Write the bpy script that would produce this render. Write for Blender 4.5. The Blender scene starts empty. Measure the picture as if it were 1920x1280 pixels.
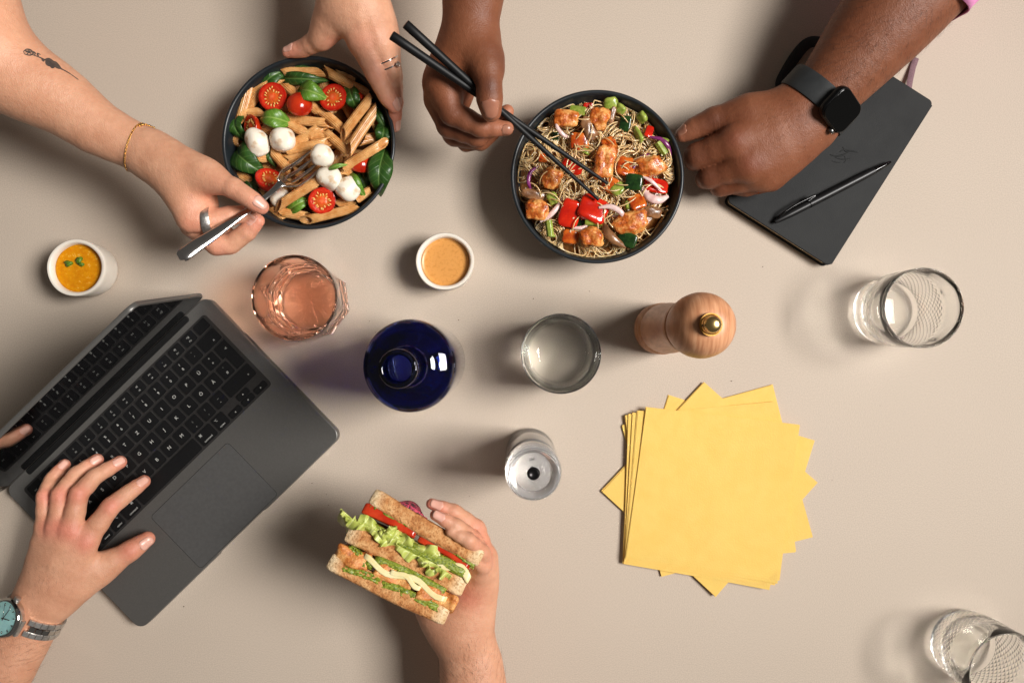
import bpy, bmesh, math, random
import numpy as np
from mathutils import Vector, Matrix, noise as mnoise

random.seed(7)
scn = bpy.context.scene
COL = scn.collection
R = math.radians

# ------------------------------------------------------------------ camera, light, exposure
CAM_H = 0.92                      # lens height above the table top
PPM = 1697.7                      # photo pixels per metre on the table plane
cam_d = bpy.data.cameras.new('camera'); cam = bpy.data.objects.new('camera', cam_d); COL.objects.link(cam)
cam.location = (0, 0, CAM_H); cam.rotation_euler = (0, 0, 0)
cam_d.sensor_width = 36.0; cam_d.lens = 36.0 * CAM_H * PPM / 1920.0
cam_d.clip_start = 0.02; cam_d.clip_end = 20
scn.camera = cam

world = bpy.data.worlds.new('World'); scn.world = world; world.use_nodes = True
bg = world.node_tree.nodes['Background']
bg.inputs['Color'].default_value = (1.0, 0.93, 0.85, 1); bg.inputs['Strength'].default_value = 0.095

def area(name, loc, target, size, power, color, size_y=None):
    l = bpy.data.lights.new(name, 'AREA'); l.energy = power; l.color = color
    l.shape = 'RECTANGLE'; l.size = size; l.size_y = size_y or size
    o = bpy.data.objects.new(name, l); COL.objects.link(o); o.location = loc
    o.rotation_euler = (Vector(target) - Vector(loc)).to_track_quat('-Z', 'Y').to_euler()
    return o
area('softbox', (1.62, 0.16, 2.15), (-0.28, 0.06, 0.0), 0.95, 23.0, (1.0, 0.965, 0.925)).data.spread = R(80)

vs = scn.view_settings
vs.view_transform = 'Standard'; vs.look = 'None'; vs.exposure = 0.0; vs.gamma = 1.0; vs.use_curve_mapping = False
scn.render.engine = 'CYCLES'
scn.cycles.max_bounces = 14; scn.cycles.transmission_bounces = 14; scn.cycles.glossy_bounces = 6
scn.cycles.use_denoising = True
scn.cycles.sample_clamp_indirect = 60.0; scn.cycles.blur_glossy = 0.0

# ------------------------------------------------------------------ measuring helpers
def P(px, py, z=0.0):
    """the place on the level z (metres) whose photo position is px, py"""
    s = (1 - z / CAM_H) / PPM
    return Vector(((px - 960) * s, (640 - py) * s, z))
def M(rpx, z=0.0):
    """photo pixels to metres at level z"""
    return rpx * (1 - z / CAM_H) / PPM
def srgb(r, g, b):
    def f(c):
        c /= 255.0
        return c / 12.92 if c <= 0.04045 else ((c + 0.055) / 1.055) ** 2.4
    return (f(r), f(g), f(b), 1.0)

# ------------------------------------------------------------------ objects
def tag(o, label=None, cat=None, group=None, kind=None):
    if label: o['label'] = label
    if cat: o['category'] = cat
    if group: o['group'] = group
    if kind: o['kind'] = kind
    return o
def link(o, parent=None):
    COL.objects.link(o)
    if parent is not None: o.parent = parent
    return o
def empty(name, loc=(0, 0, 0), rz=0.0):
    o = bpy.data.objects.new(name, None); COL.objects.link(o)
    o.empty_display_size = 0.02; o.location = loc; o.rotation_euler = (0, 0, rz)
    return o
def setmat(me, m):
    if isinstance(m, (list, tuple)):
        for x in m: me.materials.append(x)
    elif m is not None: me.materials.append(m)
def mesh_obj(name, verts, faces, m=None, parent=None, smooth=True, mi=None):
    me = bpy.data.meshes.new(name); me.from_pydata([tuple(v) for v in verts], [], faces)
    setmat(me, m)
    if smooth: me.polygons.foreach_set('use_smooth', [True] * len(me.polygons))
    if mi is not None: me.polygons.foreach_set('material_index', mi)
    me.update()
    return link(bpy.data.objects.new(name, me), parent)
def bm_obj(name, bm, m=None, parent=None, smooth=True, sharp=None):
    me = bpy.data.meshes.new(name)
    bmesh.ops.recalc_face_normals(bm, faces=bm.faces[:])
    bm.to_mesh(me); bm.free(); setmat(me, m)
    if smooth:
        me.polygons.foreach_set('use_smooth', [True] * len(me.polygons))
        if sharp: me.set_sharp_from_angle(angle=R(sharp))
    return link(bpy.data.objects.new(name, me), parent)
def obj_from(me, name, parent=None):
    return link(bpy.data.objects.new(name, me), parent)

def lathe_data(prof, seg=64, close=False, rfun=None):
    """prof: list of (r, z); rfun(theta, i) multiplies the radius"""
    V, F = [], []; n = len(prof); idx = []
    for i, (r, z) in enumerate(prof):
        if r < 1e-7:
            idx.append([len(V)] * seg); V.append((0, 0, z))
        else:
            row = []
            for k in range(seg):
                t = 2 * math.pi * k / seg; rr = r * (rfun(t, i) if rfun else 1.0)
                row.append(len(V)); V.append((rr * math.cos(t), rr * math.sin(t), z))
            idx.append(row)
    rng = range(n if close else n - 1)
    for i in rng:
        a, b = idx[i], idx[(i + 1) % n]
        for k in range(seg):
            k2 = (k + 1) % seg
            q = [a[k], a[k2], b[k2], b[k]]
            q2 = []
            for x in q:
                if x not in q2: q2.append(x)
            if len(q2) >= 3: F.append(q2)
    return V, F
def lathe(name, prof, m, parent=None, seg=64, close=False, rfun=None, loc=None, smooth=True, sharp=40):
    V, F = lathe_data(prof, seg, close, rfun)
    o = mesh_obj(name, V, F, m, parent, smooth)
    b = bmesh.new(); b.from_mesh(o.data); bmesh.ops.recalc_face_normals(b, faces=b.faces[:]); b.to_mesh(o.data); b.free()
    if smooth and sharp: o.data.set_sharp_from_angle(angle=R(sharp))
    if loc is not None: o.location = loc
    return o
def tube_data(pts, rad, sides=8, caps=True, flat=1.0, up=None):
    """swept tube through pts (Vectors); rad float or list; flat squashes along the frame normal"""
    n = len(pts); V, F = [], []
    pts = [Vector(p) for p in pts]
    if not isinstance(rad, (list, tuple)): rad = [rad] * n
    T = []
    for i in range(n):
        a = pts[max(i - 1, 0)]; b = pts[min(i + 1, n - 1)]; t = (b - a)
        T.append(t.normalized() if t.length > 1e-9 else Vector((1, 0, 0)))
    u = Vector(up) if up is not None else Vector((0, 0, 1))
    if abs(u.dot(T[0])) > 0.95: u = Vector((1, 0, 0))
    u = (u - T[0] * u.dot(T[0])).normalized()
    for i in range(n):
        if up is not None:
            w = Vector(up) - T[i] * Vector(up).dot(T[i])
            u = w.normalized() if w.length > 1e-4 else u
        else:
            w = u - T[i] * u.dot(T[i]); u = w.normalized() if w.length > 1e-6 else u
        v = T[i].cross(u)
        for k in range(sides):
            a = 2 * math.pi * k / sides
            V.append(pts[i] + (u * math.sin(a) * flat + v * math.cos(a)) * rad[i])
    for i in range(n - 1):
        for k in range(sides):
            k2 = (k + 1) % sides
            F.append((i * sides + k, i * sides + k2, (i + 1) * sides + k2, (i + 1) * sides + k))
    if caps:
        F.append(tuple(range(sides))[::-1]); F.append(tuple((n - 1) * sides + k for k in range(sides)))
    return V, F
def tube(name, pts, rad, m, parent=None, sides=8, flat=1.0, up=None, smooth=True):
    V, F = tube_data(pts, rad, sides, True, flat, up)
    o = mesh_obj(name, V, F, m, parent, smooth)
    b = bmesh.new(); b.from_mesh(o.data); bmesh.ops.recalc_face_normals(b, faces=b.faces[:]); b.to_mesh(o.data); b.free()
    if smooth: o.data.set_sharp_from_angle(angle=R(50))
    return o
def catmull(pts, per=8):
    """smooth polyline; pts are tuples of any length"""
    A = [np.array(p, float) for p in pts]; out = []
    for i in range(len(A) - 1):
        p0 = A[i - 1] if i > 0 else 2 * A[0] - A[1]
        p1, p2 = A[i], A[i + 1]
        p3 = A[i + 2] if i + 2 < len(A) else 2 * A[-1] - A[-2]
        for k in range(per):
            t = k / per
            out.append(0.5 * ((2 * p1) + (-p0 + p2) * t + (2 * p0 - 5 * p1 + 4 * p2 - p3) * t * t + (-p0 + 3 * p1 - 3 * p2 + p3) * t ** 3))
    out.append(A[-1]); return out
def rounded_rect(w, h, r, n=6):
    pts = []
    for cx, cy, a0 in ((w/2-r, h/2-r, 0), (-w/2+r, h/2-r, 90), (-w/2+r, -h/2+r, 180), (w/2-r, -h/2+r, 270)):
        for k in range(n + 1):
            a = R(a0 + 90 * k / n); pts.append((cx + r * math.cos(a), cy + r * math.sin(a)))
    return pts
def slab_bm(outline, z0, z1, bev=0.0, seg=2):
    """extruded outline with the rims rounded by stacked insets"""
    bm = bmesh.new(); ring_list = []
    c = Vector((sum(p[0] for p in outline) / len(outline), sum(p[1] for p in outline) / len(outline)))
    def inset(d):
        n = len(outline); res = []
        for i in range(n):
            p = Vector(outline[i]); a = Vector(outline[i - 1]); b = Vector(outline[(i + 1) % n])
            t = (b - a); t.normalize(); nrm = Vector((-t.y, t.x))
            res.append(p + nrm * d)
        return res
    levels = []
    if bev > 0:
        for k in range(seg + 1):
            a = math.pi / 2 * k / seg; levels.append((bev * (1 - math.sin(a)), z0 + bev * (1 - math.cos(a))))
        for k in range(seg + 1):
            a = math.pi / 2 * k / seg; levels.append((bev * (1 - math.cos(a)), z1 - bev * (1 - math.sin(a))))
    else: levels = [(0, z0), (0, z1)]
    for d, z in levels:
        ring_list.append([bm.verts.new((p[0], p[1], z)) for p in (inset(d) if d > 1e-9 else [Vector(q) for q in outline])])
    for a, b in zip(ring_list, ring_list[1:]):
        for i in range(len(a)):
            j = (i + 1) % len(a); bm.faces.new((a[i], a[j], b[j], b[i]))
    bm.faces.new(ring_list[0][::-1]); bm.faces.new(ring_list[-1])
    return bm
def slab(name, outline, z0, z1, m, parent=None, bev=0.0, seg=2, sharp=35):
    o = bm_obj(name, slab_bm(outline, z0, z1, bev, seg), m, parent, True, sharp)
    for p in o.data.polygons:
        if len(p.vertices) > 4 or abs(p.normal.z) > 0.999: p.use_smooth = False
    return o

# ------------------------------------------------------------------ materials
def nodes_of(name):
    m = bpy.data.materials.new(name); m.use_nodes = True
    nt = m.node_tree; return m, nt, nt.nodes, nt.links, nt.nodes['Principled BSDF']
def noise_node(N, L, scale, detail=4, rough=0.55, coord='Object', dist=0.0, w=None):
    tc = N.new('ShaderNodeTexCoord'); n = N.new('ShaderNodeTexNoise')
    n.inputs['Scale'].default_value = scale; n.inputs['Detail'].default_value = detail; n.inputs['Roughness'].default_value = rough
    n.inputs['Distortion'].default_value = dist
    L.new(tc.outputs[coord], n.inputs['Vector']); return n
def ramp(N, L, fac, stops):
    r = N.new('ShaderNodeValToRGB'); L.new(fac, r.inputs['Fac'])
    e = r.color_ramp.elements
    while len(e) < len(stops): e.new(0.5)
    for x, (p, c) in zip(e, stops): x.position = p; x.color = c
    return r
def bump(N, L, height, bsdf, strength=0.3, dist=0.001, prev=None):
    b = N.new('ShaderNodeBump'); b.inputs['Strength'].default_value = strength; b.inputs['Distance'].default_value = dist
    L.new(height, b.inputs['Height'])
    if prev is not None: L.new(prev.outputs['Normal'], b.inputs['Normal'])
    L.new(b.outputs['Normal'], bsdf.inputs['Normal']); return b
def pmat(name, c1, c2=None, scale=60, rough=0.5, bumps=0.0, bscale=300, bdist=0.0006, metal=0.0, spec=0.5, sss=0.0, srad=(1, .4, .2), sscale=0.003,
         trans=0.0, ior=1.45, coat=0.0, detail=4, lo=0.35, hi=0.65, coord='Object', rvar=0.0, alpha=None):
    m, nt, N, L, B = nodes_of(name)
    B.inputs['Roughness'].default_value = rough; B.inputs['Metallic'].default_value = metal
    B.inputs['Specular IOR Level'].default_value = spec; B.inputs['IOR'].default_value = ior
    B.inputs['Transmission Weight'].default_value = trans; B.inputs['Coat Weight'].default_value = coat; B.inputs['Coat Roughness'].default_value = 0.12
    if c2 is None: B.inputs['Base Color'].default_value = c1
    else:
        n = noise_node(N, L, scale, detail, coord=coord); r = ramp(N, L, n.outputs['Fac'], [(lo, c1), (hi, c2)])
        L.new(r.outputs['Color'], B.inputs['Base Color'])
    if rvar > 0:
        n3 = noise_node(N, L, scale * 0.7, 3, coord=coord); mr = N.new('ShaderNodeMapRange')
        mr.inputs['To Min'].default_value = max(rough - rvar, 0.02); mr.inputs['To Max'].default_value = rough + rvar
        L.new(n3.outputs['Fac'], mr.inputs['Value']); L.new(mr.outputs['Result'], B.inputs['Roughness'])
    if sss > 0:
        B.inputs['Subsurface Weight'].default_value = sss; B.inputs['Subsurface Radius'].default_value = srad; B.inputs['Subsurface Scale'].default_value = sscale
    if bumps > 0:
        n2 = noise_node(N, L, bscale, 3, coord=coord); bump(N, L, n2.outputs['Fac'], B, bumps, bdist)
    return m
def glass_mat(name, col, rough=0.0, ior=1.48):
    m, nt, N, L, B = nodes_of(name)
    B.inputs['Base Color'].default_value = col; B.inputs['Roughness'].default_value = rough
    B.inputs['Transmission Weight'].default_value = 1.0; B.inputs['IOR'].default_value = ior
    return m
# ------------------------------------------------------------------ table top
m, nt, N, L, B = nodes_of('table_laminate')
n = noise_node(N, L, 900, 2); n2 = noise_node(N, L, 2.2, 3)
r1 = ramp(N, L, n.outputs['Fac'], [(0.25, srgb(179, 165, 150)), (0.75, srgb(205, 190, 174))])
r2 = ramp(N, L, n2.outputs['Fac'], [(0.3, (0.94, 0.935, 0.93, 1)), (0.7, (1.0, 1.0, 1.0, 1))])
mx = N.new('ShaderNodeMix'); mx.data_type = 'RGBA'; mx.blend_type = 'MULTIPLY'; mx.inputs[0].default_value = 1.0
L.new(r1.outputs['Color'], mx.inputs[6]); L.new(r2.outputs['Color'], mx.inputs[7]); L.new(mx.outputs[2], B.inputs['Base Color'])
B.inputs['Roughness'].default_value = 0.6; B.inputs['Specular IOR Level'].default_value = 0.25
bn = noise_node(N, L, 1400, 2); bump(N, L, bn.outputs['Fac'], B, 0.25, 0.0004)
TABLE_MAT = m
ol = rounded_rect(2.4, 1.7, 0.05)
t = bm_obj('table_top', slab_bm(ol, -0.03, 0.0, 0.003), TABLE_MAT, None, False)
tag(t, kind='structure')
# ------------------------------------------------------------------ bodies grown from blended tapered limbs (one closed skin each)
def smin(a, b, k):
    h = np.clip(0.5 + 0.5 * (b - a) / k, 0, 1)
    return b * (1 - h) + a * h - k * h * (1 - h)
class Limb:
    """pts: (photo x, photo y, height mm, radius in photo pixels)"""
    def __init__(s, pts, flat=1.0, n=(0, 0, 1), k=0.004, per=0):
        if per: pts = catmull(pts, per)
        s.p = []; s.r = []
        for q in pts:
            z = q[2] / 1000.0; v = P(q[0], q[1], z); s.p.append(np.array(v[:])); s.r.append(M(q[3], z))
        s.p = np.array(s.p, np.float32); s.r = np.array(s.r, np.float32)
        mg = s.r.max() + 0.022; s.lo = s.p.min(0) - mg; s.hi = s.p.max(0) + mg; s.flat = flat; s.n = np.array(Vector(n).normalized()[:], np.float32); s.k = k
    def __call__(s, X):
        m_ = ((X > s.lo) & (X < s.hi)).all(1)
        if m_.all(): return s.dist(X)
        out = np.full(len(X), 0.2, np.float32)
        if m_.any(): out[m_] = s.dist(X[m_])
        return out
    def dist(s, X):
        d = None
        for i in range(len(s.p) - 1):
            a, b = s.p[i], s.p[i + 1]; ab = b - a; L2 = max(ab.dot(ab), 1e-12)
            t = np.clip((X - a) @ ab / L2, 0, 1)
            q = X - a - t[:, None] * ab
            l2 = (q * q).sum(1)
            if s.flat != 1.0:
                qn = q @ s.n; l2 = l2 + qn * qn * (1 / s.flat ** 2 - 1)
            e = np.sqrt(l2) - (s.r[i] * (1 - t) + s.r[i + 1] * t)
            d = e if d is None else (np.minimum(d, e) if s.k <= 0 else smin(d, e, s.k))
        return d
class Body:
    def __init__(s): s.core = []; s.fing = []; s.cut = []; s.fk = 0.006
    def field(s, X):
        X = np.asarray(X, np.float32)
        c = None
        for limb, k in s.core:
            e = limb(X); c = e if c is None else smin(c, e, k)
        out = c
        for limb, k in s.fing:
            out = np.minimum(out, smin(c, limb(X), k))
        blo, bhi = X.min(0), X.max(0)
        for kind, q in s.cut:
            rr = q[-1] * 1.6 if kind == 'groove' else q[1] * 2.5
            if ((q[0] + rr) < blo).any() or ((q[0] - rr) > bhi).any(): continue
            if kind == 'groove':           # ring crease: point, axis, half width, depth, reach
                p, ax, w, dep, reach = q
                v = X - p; s_ = v @ ax
                dd = np.sqrt((v * v).sum(1))
                m_ = dd < reach * 1.6
                if m_.any(): out[m_] += dep * np.exp(-(s_[m_] / w) ** 2) * np.exp(-(dd[m_] / reach) ** 4)
            else:                           # bump: point, radius, height (may be negative)
                p, rad, hgt = q
                v = X - p; dd = (v * v).sum(1)
                m_ = dd < (rad * 2.5) ** 2
                if m_.any(): out[m_] -= hgt * np.exp(-dd[m_] / rad ** 2)
        return out
    def bounds(s):
        ps = np.concatenate([np.concatenate([l.p - l.r.max(), l.p + l.r.max()]) for l, k in s.core + s.fing])
        return ps.min(0) - 0.006, ps.max(0) + 0.006
    def mesh(s, h=0.0012):
        lo, hi = s.bounds(); B = 6; H = h * B
        nc = np.ceil((hi - lo) / H).astype(int) + 1
        g = [lo[i] + H * (np.arange(nc[i]) + 0.5) for i in range(3)]
        C = np.stack(np.meshgrid(*g, indexing='ij'), -1).reshape(-1, 3)
        fc = np.concatenate([s.field(c) for c in np.array_split(C, max(1, len(C) // 8000))])
        act = (np.abs(fc) < H * 1.0).reshape(nc)
        n = nc * B
        F = np.repeat(np.repeat(np.repeat(np.where(fc < 0, -1.0, 1.0).reshape(nc).astype(np.float32), B, 0), B, 1), B, 2)
        ai = np.argwhere(act)
        off = np.stack(np.meshgrid(*[np.arange(B)] * 3, indexing='ij'), -1).reshape(-1, 3)
        I = (ai[:, None, :] * B + off[None]).reshape(-1, 3)
        for ch in np.array_split(I, max(1, len(I) // 12000)):
            F[ch[:, 0], ch[:, 1], ch[:, 2]] = s.field(lo + (ch + 0.5) * h)
        return surface_nets(F, lo + 0.5 * h, h)
    def hit(s, o, d, tmax=0.08, n=160):
        """from inside along d: first place where the field turns positive"""
        o = np.array(o[:]); d = np.array(Vector(d).normalized()[:]); t = np.linspace(0, tmax, n)
        f = s.field(o + t[:, None] * d); i = np.argmax(f > 0)
        if i == 0: return Vector(o + d * t[0]) if f[0] > 0 else Vector(o + d * tmax)
        w = f[i - 1] / (f[i - 1] - f[i]); return Vector(o + d * (t[i - 1] + w * (t[i] - t[i - 1])))
    def seen(s, px, py, zhi=0.25):
        """surface point met looking down at that photo position"""
        z = np.linspace(zhi, 0.0, 400); X = np.array([P(px, py, a)[:] for a in z]); f = s.field(X); i = np.argmax(f < 0)
        if f[i] >= 0: return None
        w = f[i - 1] / (f[i - 1] - f[i]); return Vector(X[i - 1] + w * (X[i] - X[i - 1]))
    def grad(s, p, e=0.0006):
        p = np.array(p[:]); D = np.eye(3) * e
        f = s.field(np.concatenate([p + D, p - D])); return Vector(f[:3] - f[3:]).normalized()
def surface_nets(F, lo, h):
    S = F < 0; n = F.shape
    cnt = np.zeros((n[0]-1, n[1]-1, n[2]-1), np.uint8)
    corners = [(i, j, k) for i in (0, 1) for j in (0, 1) for k in (0, 1)]
    for i, j, k in corners: cnt += S[i:n[0]-1+i, j:n[1]-1+j, k:n[2]-1+k]
    cells = np.argwhere((cnt > 0) & (cnt < 8)); idx = -np.ones(cnt.shape, np.int32); idx[tuple(cells.T)] = np.arange(len(cells))
    acc = np.zeros((len(cells), 3)); num = np.zeros(len(cells))
    val = {c: F[cells[:, 0]+c[0], cells[:, 1]+c[1], cells[:, 2]+c[2]] for c in corners}
    for a in corners:
        for ax in range(3):
            if a[ax] == 0:
                b = list(a); b[ax] = 1; b = tuple(b); va, vb = val[a], val[b]
                m_ = (va < 0) != (vb < 0)
                t = va[m_] / (va[m_] - vb[m_]); p = np.tile(np.array(a, float), (m_.sum(), 1)); p[:, ax] += t
                acc[m_] += p; num[m_] += 1
    V = lo + (cells + acc / num[:, None]) * h
    faces = []
    for ax in range(3):
        u, v = (ax + 1) % 3, (ax + 2) % 3
        sl0 = [slice(None)] * 3; sl1 = [slice(None)] * 3; sl0[ax] = slice(0, -1); sl1[ax] = slice(1, None)
        A, Bq = S[tuple(sl0)], S[tuple(sl1)]; e = np.argwhere(A != Bq)
        e = e[(e[:, u] > 0) & (e[:, v] > 0) & (e[:, u] < n[u]-1) & (e[:, v] < n[v]-1)]
        def cell(du, dv):
            c = e.copy(); c[:, u] -= du; c[:, v] -= dv; return idx[tuple(c.T)]
        q = np.stack([cell(0, 0), cell(1, 0), cell(1, 1), cell(0, 1)], 1)
        flip = ~A[tuple(e.T)]; q[flip] = q[flip][:, ::-1]; faces.append(q)
    Q = np.concatenate(faces); Q = Q[(Q >= 0).all(1)]
    # relax the lattice steps a little
    for it in range(3):
        sm = np.zeros_like(V); c = np.zeros(len(V))
        for a, b in ((0, 1), (1, 2), (2, 3), (3, 0)):
            for i_, j_ in ((a, b), (b, a)):
                c += np.bincount(Q[:, i_], minlength=len(V))
                for x_ in range(3): sm[:, x_] += np.bincount(Q[:, i_], V[Q[:, j_], x_], len(V))
        V = V + 0.5 * (sm / np.maximum(c, 1)[:, None] - V)
    return V, Q
def np_mesh(name, V, Q, m, parent=None, tone=None):
    me = bpy.data.meshes.new(name)
    me.vertices.add(len(V)); me.vertices.foreach_set('co', V.astype(np.float32).ravel())
    me.loops.add(Q.size); me.loops.foreach_set('vertex_index', Q.astype(np.int32).ravel())
    me.polygons.add(len(Q)); me.polygons.foreach_set('loop_start', np.arange(0, Q.size, 4, dtype=np.int32))
    me.polygons.foreach_set('use_smooth', [True] * len(Q))
    me.update(calc_edges=True); me.validate()
    if tone is not None:
        a = me.color_attributes.new('tone', 'FLOAT_COLOR', 'POINT')
        a.data.foreach_set('color', np.concatenate([tone, np.ones((len(V), 1))], 1).astype(np.float32).ravel())
    setmat(me, m)
    return link(bpy.data.objects.new(name, me), parent)
def skin_mat(name, sss, rough, hairy=0.0):
    m, nt, N, L, B = nodes_of(name)
    at = N.new('ShaderNodeAttribute'); at.attribute_name = 'tone'
    n1 = noise_node(N, L, 38, 4); n2 = noise_node(N, L, 240, 4)
    r1 = ramp(N, L, n1.outputs['Fac'], [(0.3, (0.90, 0.82, 0.78, 1)), (0.7, (1.06, 1.07, 1.07, 1))])
    r2 = ramp(N, L, n2.outputs['Fac'], [(0.32, (0.95, 0.925, 0.91, 1)), (0.62, (1.02, 1.02, 1.02, 1))])
    a = N.new('ShaderNodeMix'); a.data_type = 'RGBA'; a.blend_type = 'MULTIPLY'; a.inputs[0].default_value = 1
    b = N.new('ShaderNodeMix'); b.data_type = 'RGBA'; b.blend_type = 'MULTIPLY'; b.inputs[0].default_value = 1
    L.new(at.outputs['Color'], a.inputs[6]); L.new(r1.outputs['Color'], a.inputs[7])
    L.new(a.outputs[2], b.inputs[6]); L.new(r2.outputs['Color'], b.inputs[7]); L.new(b.outputs[2], B.inputs['Base Color'])
    B.inputs['Roughness'].default_value = rough; B.inputs['Specular IOR Level'].default_value = 0.4
    B.inputs['Subsurface Weight'].default_value = sss; B.inputs['Subsurface Radius'].default_value = (1.0, 0.36, 0.2); B.inputs['Subsurface Scale'].default_value = 0.0022
    tc = N.new('ShaderNodeTexCoord'); vo = N.new('ShaderNodeTexVoronoi'); vo.inputs['Scale'].default_value = 900; L.new(tc.outputs['Object'], vo.inputs['Vector'])
    b1 = bump(N, L, vo.outputs['Distance'], B, 0.4, 0.0005)
    n3 = noise_node(N, L, 160, 5); bump(N, L, n3.outputs['Fac'], B, 0.5, 0.0011, b1)
    return m
NAIL = {}
def nail(body, arm, tip, base, n, length=0.0115, half=48, m=None, lift=0.0003, back=0.0):
    """curved plate laid on the skin: from base towards tip (both points inside the finger), n = outward way of the plate"""
    tip, base = Vector(tip), Vector(base); d = (tip - base).normalized(); n = Vector(n); n = (n - d * n.dot(d)).normalized(); b = d.cross(n)
    V, F = [], []; nu, nv = 10, 9
    for j in range(nv):
        v = j / (nv - 1)
        wid = math.sqrt(max(0.0, 1 - (max(0.0, 0.36 - v) / 0.36) ** 2)) * 0.86 + 0.14
        if v > 0.8: wid *= 1 - 0.34 * ((v - 0.8) / 0.2) ** 2
        for i in range(nu):
            u = (2 * i / (nu - 1) - 1) * wid; a = R(half) * u
            arch = 0.10 * (1 - u * u)
            c = tip - d * (length * (1 - v - arch * (v > 0.5)) + back)
            w = (n * math.cos(a) + b * math.sin(a)).normalized()
            p = body.hit(c, w, 0.02, 60) + w * (lift * (1 - abs(u) ** 3 * 0.8) * min(1, v * 3 + 0.2))
            V.append(p)
    for j in range(nv - 1):
        for i in range(nu - 1):
            F.append((j*nu+i, j*nu+i+1, (j+1)*nu+i+1, (j+1)*nu+i))
    o = mesh_obj('fingernail', V, F, m, arm)
    s = o.modifiers.new('thick', 'SOLIDIFY'); s.thickness = 0.0006; s.offset = -1
    return o
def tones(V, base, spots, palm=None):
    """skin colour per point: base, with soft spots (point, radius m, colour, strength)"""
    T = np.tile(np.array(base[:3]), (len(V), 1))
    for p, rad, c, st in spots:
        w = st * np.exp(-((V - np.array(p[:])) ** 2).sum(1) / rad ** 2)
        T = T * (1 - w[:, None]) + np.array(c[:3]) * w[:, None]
    return T

class OneLimb:
    """a single finger taken as a body of its own, for what is worn on it"""
    def __init__(s, limb): s.limb = limb
    def field(s, X): return s.limb.dist(np.asarray(X, np.float32))
    hit = Body.hit
# ------------------------------------------------------------------ people: bare arms and hands reaching in over the table
def Q3(q): return P(q[0], q[1], q[2] / 1000.0)
def core(b, pts, k=0.012, flat=1.0, n=(0, 0, 1), per=2): b.core.append((Limb(pts, flat, n, 0.006, per), k))
def finger(b, pts, joints=(), k=0.007, groove=0.0007, web=None):
    pts2 = []
    for i, q in enumerate(pts):
        if i: 
            p = pts[i - 1]; pts2.append(tuple((np.array(p, float) + np.array(q, float)) / 2 * np.array([1, 1, 1, 0.955])))
        pts2.append(q)
    b.fing.append((Limb(pts2, 1.0, (0, 0, 1), 0.003), k))
    for j in joints:
        a, c, d = Q3(pts[max(j - 1, 0)]), Q3(pts[j]), Q3(pts[min(j + 1, len(pts) - 1)])
        ax = (d - a).normalized(); r = M(pts[j][3], pts[j][2] / 1000)
        for o in (-0.24, 0.0, 0.24):
            b.cut.append(('groove', (np.array((c + ax * r * o)[:]), np.array(ax[:]), 0.0011, groove * (1.0 if o == 0 else 0.75), r * 1.45)))
def lump(b, px, py, z, rad_px, h_mm): b.cut.append(('bump', (np.array(P(px, py, z / 1000)[:]), M(rad_px, z / 1000), h_mm / 1000)))
def tendon(b, a, c, n, rad_px, h_mm):
    for i in range(n):
        t = i / max(n - 1, 1); q = [a[j] * (1 - t) + c[j] * t for j in range(3)]
        lump(b, q[0], q[1], q[2], rad_px, h_mm)

SKIN_F = skin_mat('skin_fair', 0.16, 0.46); SKIN_D = skin_mat('skin_deep', 0.08, 0.52); SKIN_M = skin_mat('skin_tan', 0.16, 0.5)
NAIL_F = pmat('nail_fair', srgb(212, 156, 138), srgb(222, 170, 152), 60, 0.28, spec=0.5, sss=0.1)
NAIL_D = pmat('nail_deep', srgb(150, 98, 78), srgb(164, 112, 90), 60, 0.28, spec=0.5, sss=0.1)

def person(label):
    p = empty('person', (0, 0, 0)); tag(p, label, 'person'); return p
woman = person('person in bare arms with flower tattoo, holding a fork over the pasta bowl')
diner = person('person with dark skin holding chopsticks, smartwatch on the other wrist')
typist = person('person typing on the laptop with one hand, holding a sandwich in the other')

# --- fork hand -------------------------------------------------------
A = Body()
core(A, [(-70, -230, 160, 76), (-58, -60, 152, 76), (-42, 70, 142, 77)], 0.02)
core(A, [(-45, 98, 138, 76), (20, 138, 130, 72), (70, 165, 124, 67), (122, 195, 118, 58), (180, 238, 112, 49), (244, 270, 108, 42), (286, 293, 108, 39)], 0.03, 0.86)
core(A, [(286, 293, 108, 39), (322, 330, 112, 37), (345, 368, 113, 33), (358, 405, 111, 25)], 0.012, 0.82)
core(A, [(290, 292, 110, 38), (345, 316, 116, 37), (392, 332, 120, 29)], 0.014, 0.85)
core(A, [(330, 330, 102, 34), (375, 375, 98, 29), (380, 400, 98, 22)], 0.012)
finger(A, [(388, 330, 121, 27), (438, 353, 127, 19), (469, 373, 127, 17.5), (490, 388, 124, 14.5)], (2,), 0.010)
finger(A, [(358, 412, 111, 24), (392, 415, 109, 20), (430, 405, 104, 18), (472, 398, 101, 14)], (1,), 0.008)
finger(A, [(365, 428, 100, 21), (406, 459, 92, 19.5), (432, 458, 90, 18.5), (463, 435, 92, 17), (484, 414, 96, 12.5)], (2,), 0.007)
finger(A, [(358, 425, 92, 20), (398, 448, 80, 18), (425, 440, 76, 16)], (), 0.007)
lump(A, 405, 318, 150, 16, 1.0); lump(A, 356, 330, 142, 20, -0.8)
V, Q = A.mesh()
pink = srgb(218, 138, 118); base = srgb(208, 157, 127)
sp = [(Q3((490, 390, 124)), 0.016, pink, .75), (Q3((484, 416, 96)), 0.014, pink, .75), (Q3((412, 472, 92)), 0.014, pink, .6), (Q3((420, 370, 125)), 0.02, pink, .35),
      (Q3((360, 425, 120)), 0.014, pink, .45), (Q3((385, 395, 110)), 0.022, srgb(228, 160, 132), .5), (Q3((-30, 30, 200)), 0.07, srgb(232, 172, 138), .7)]
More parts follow.
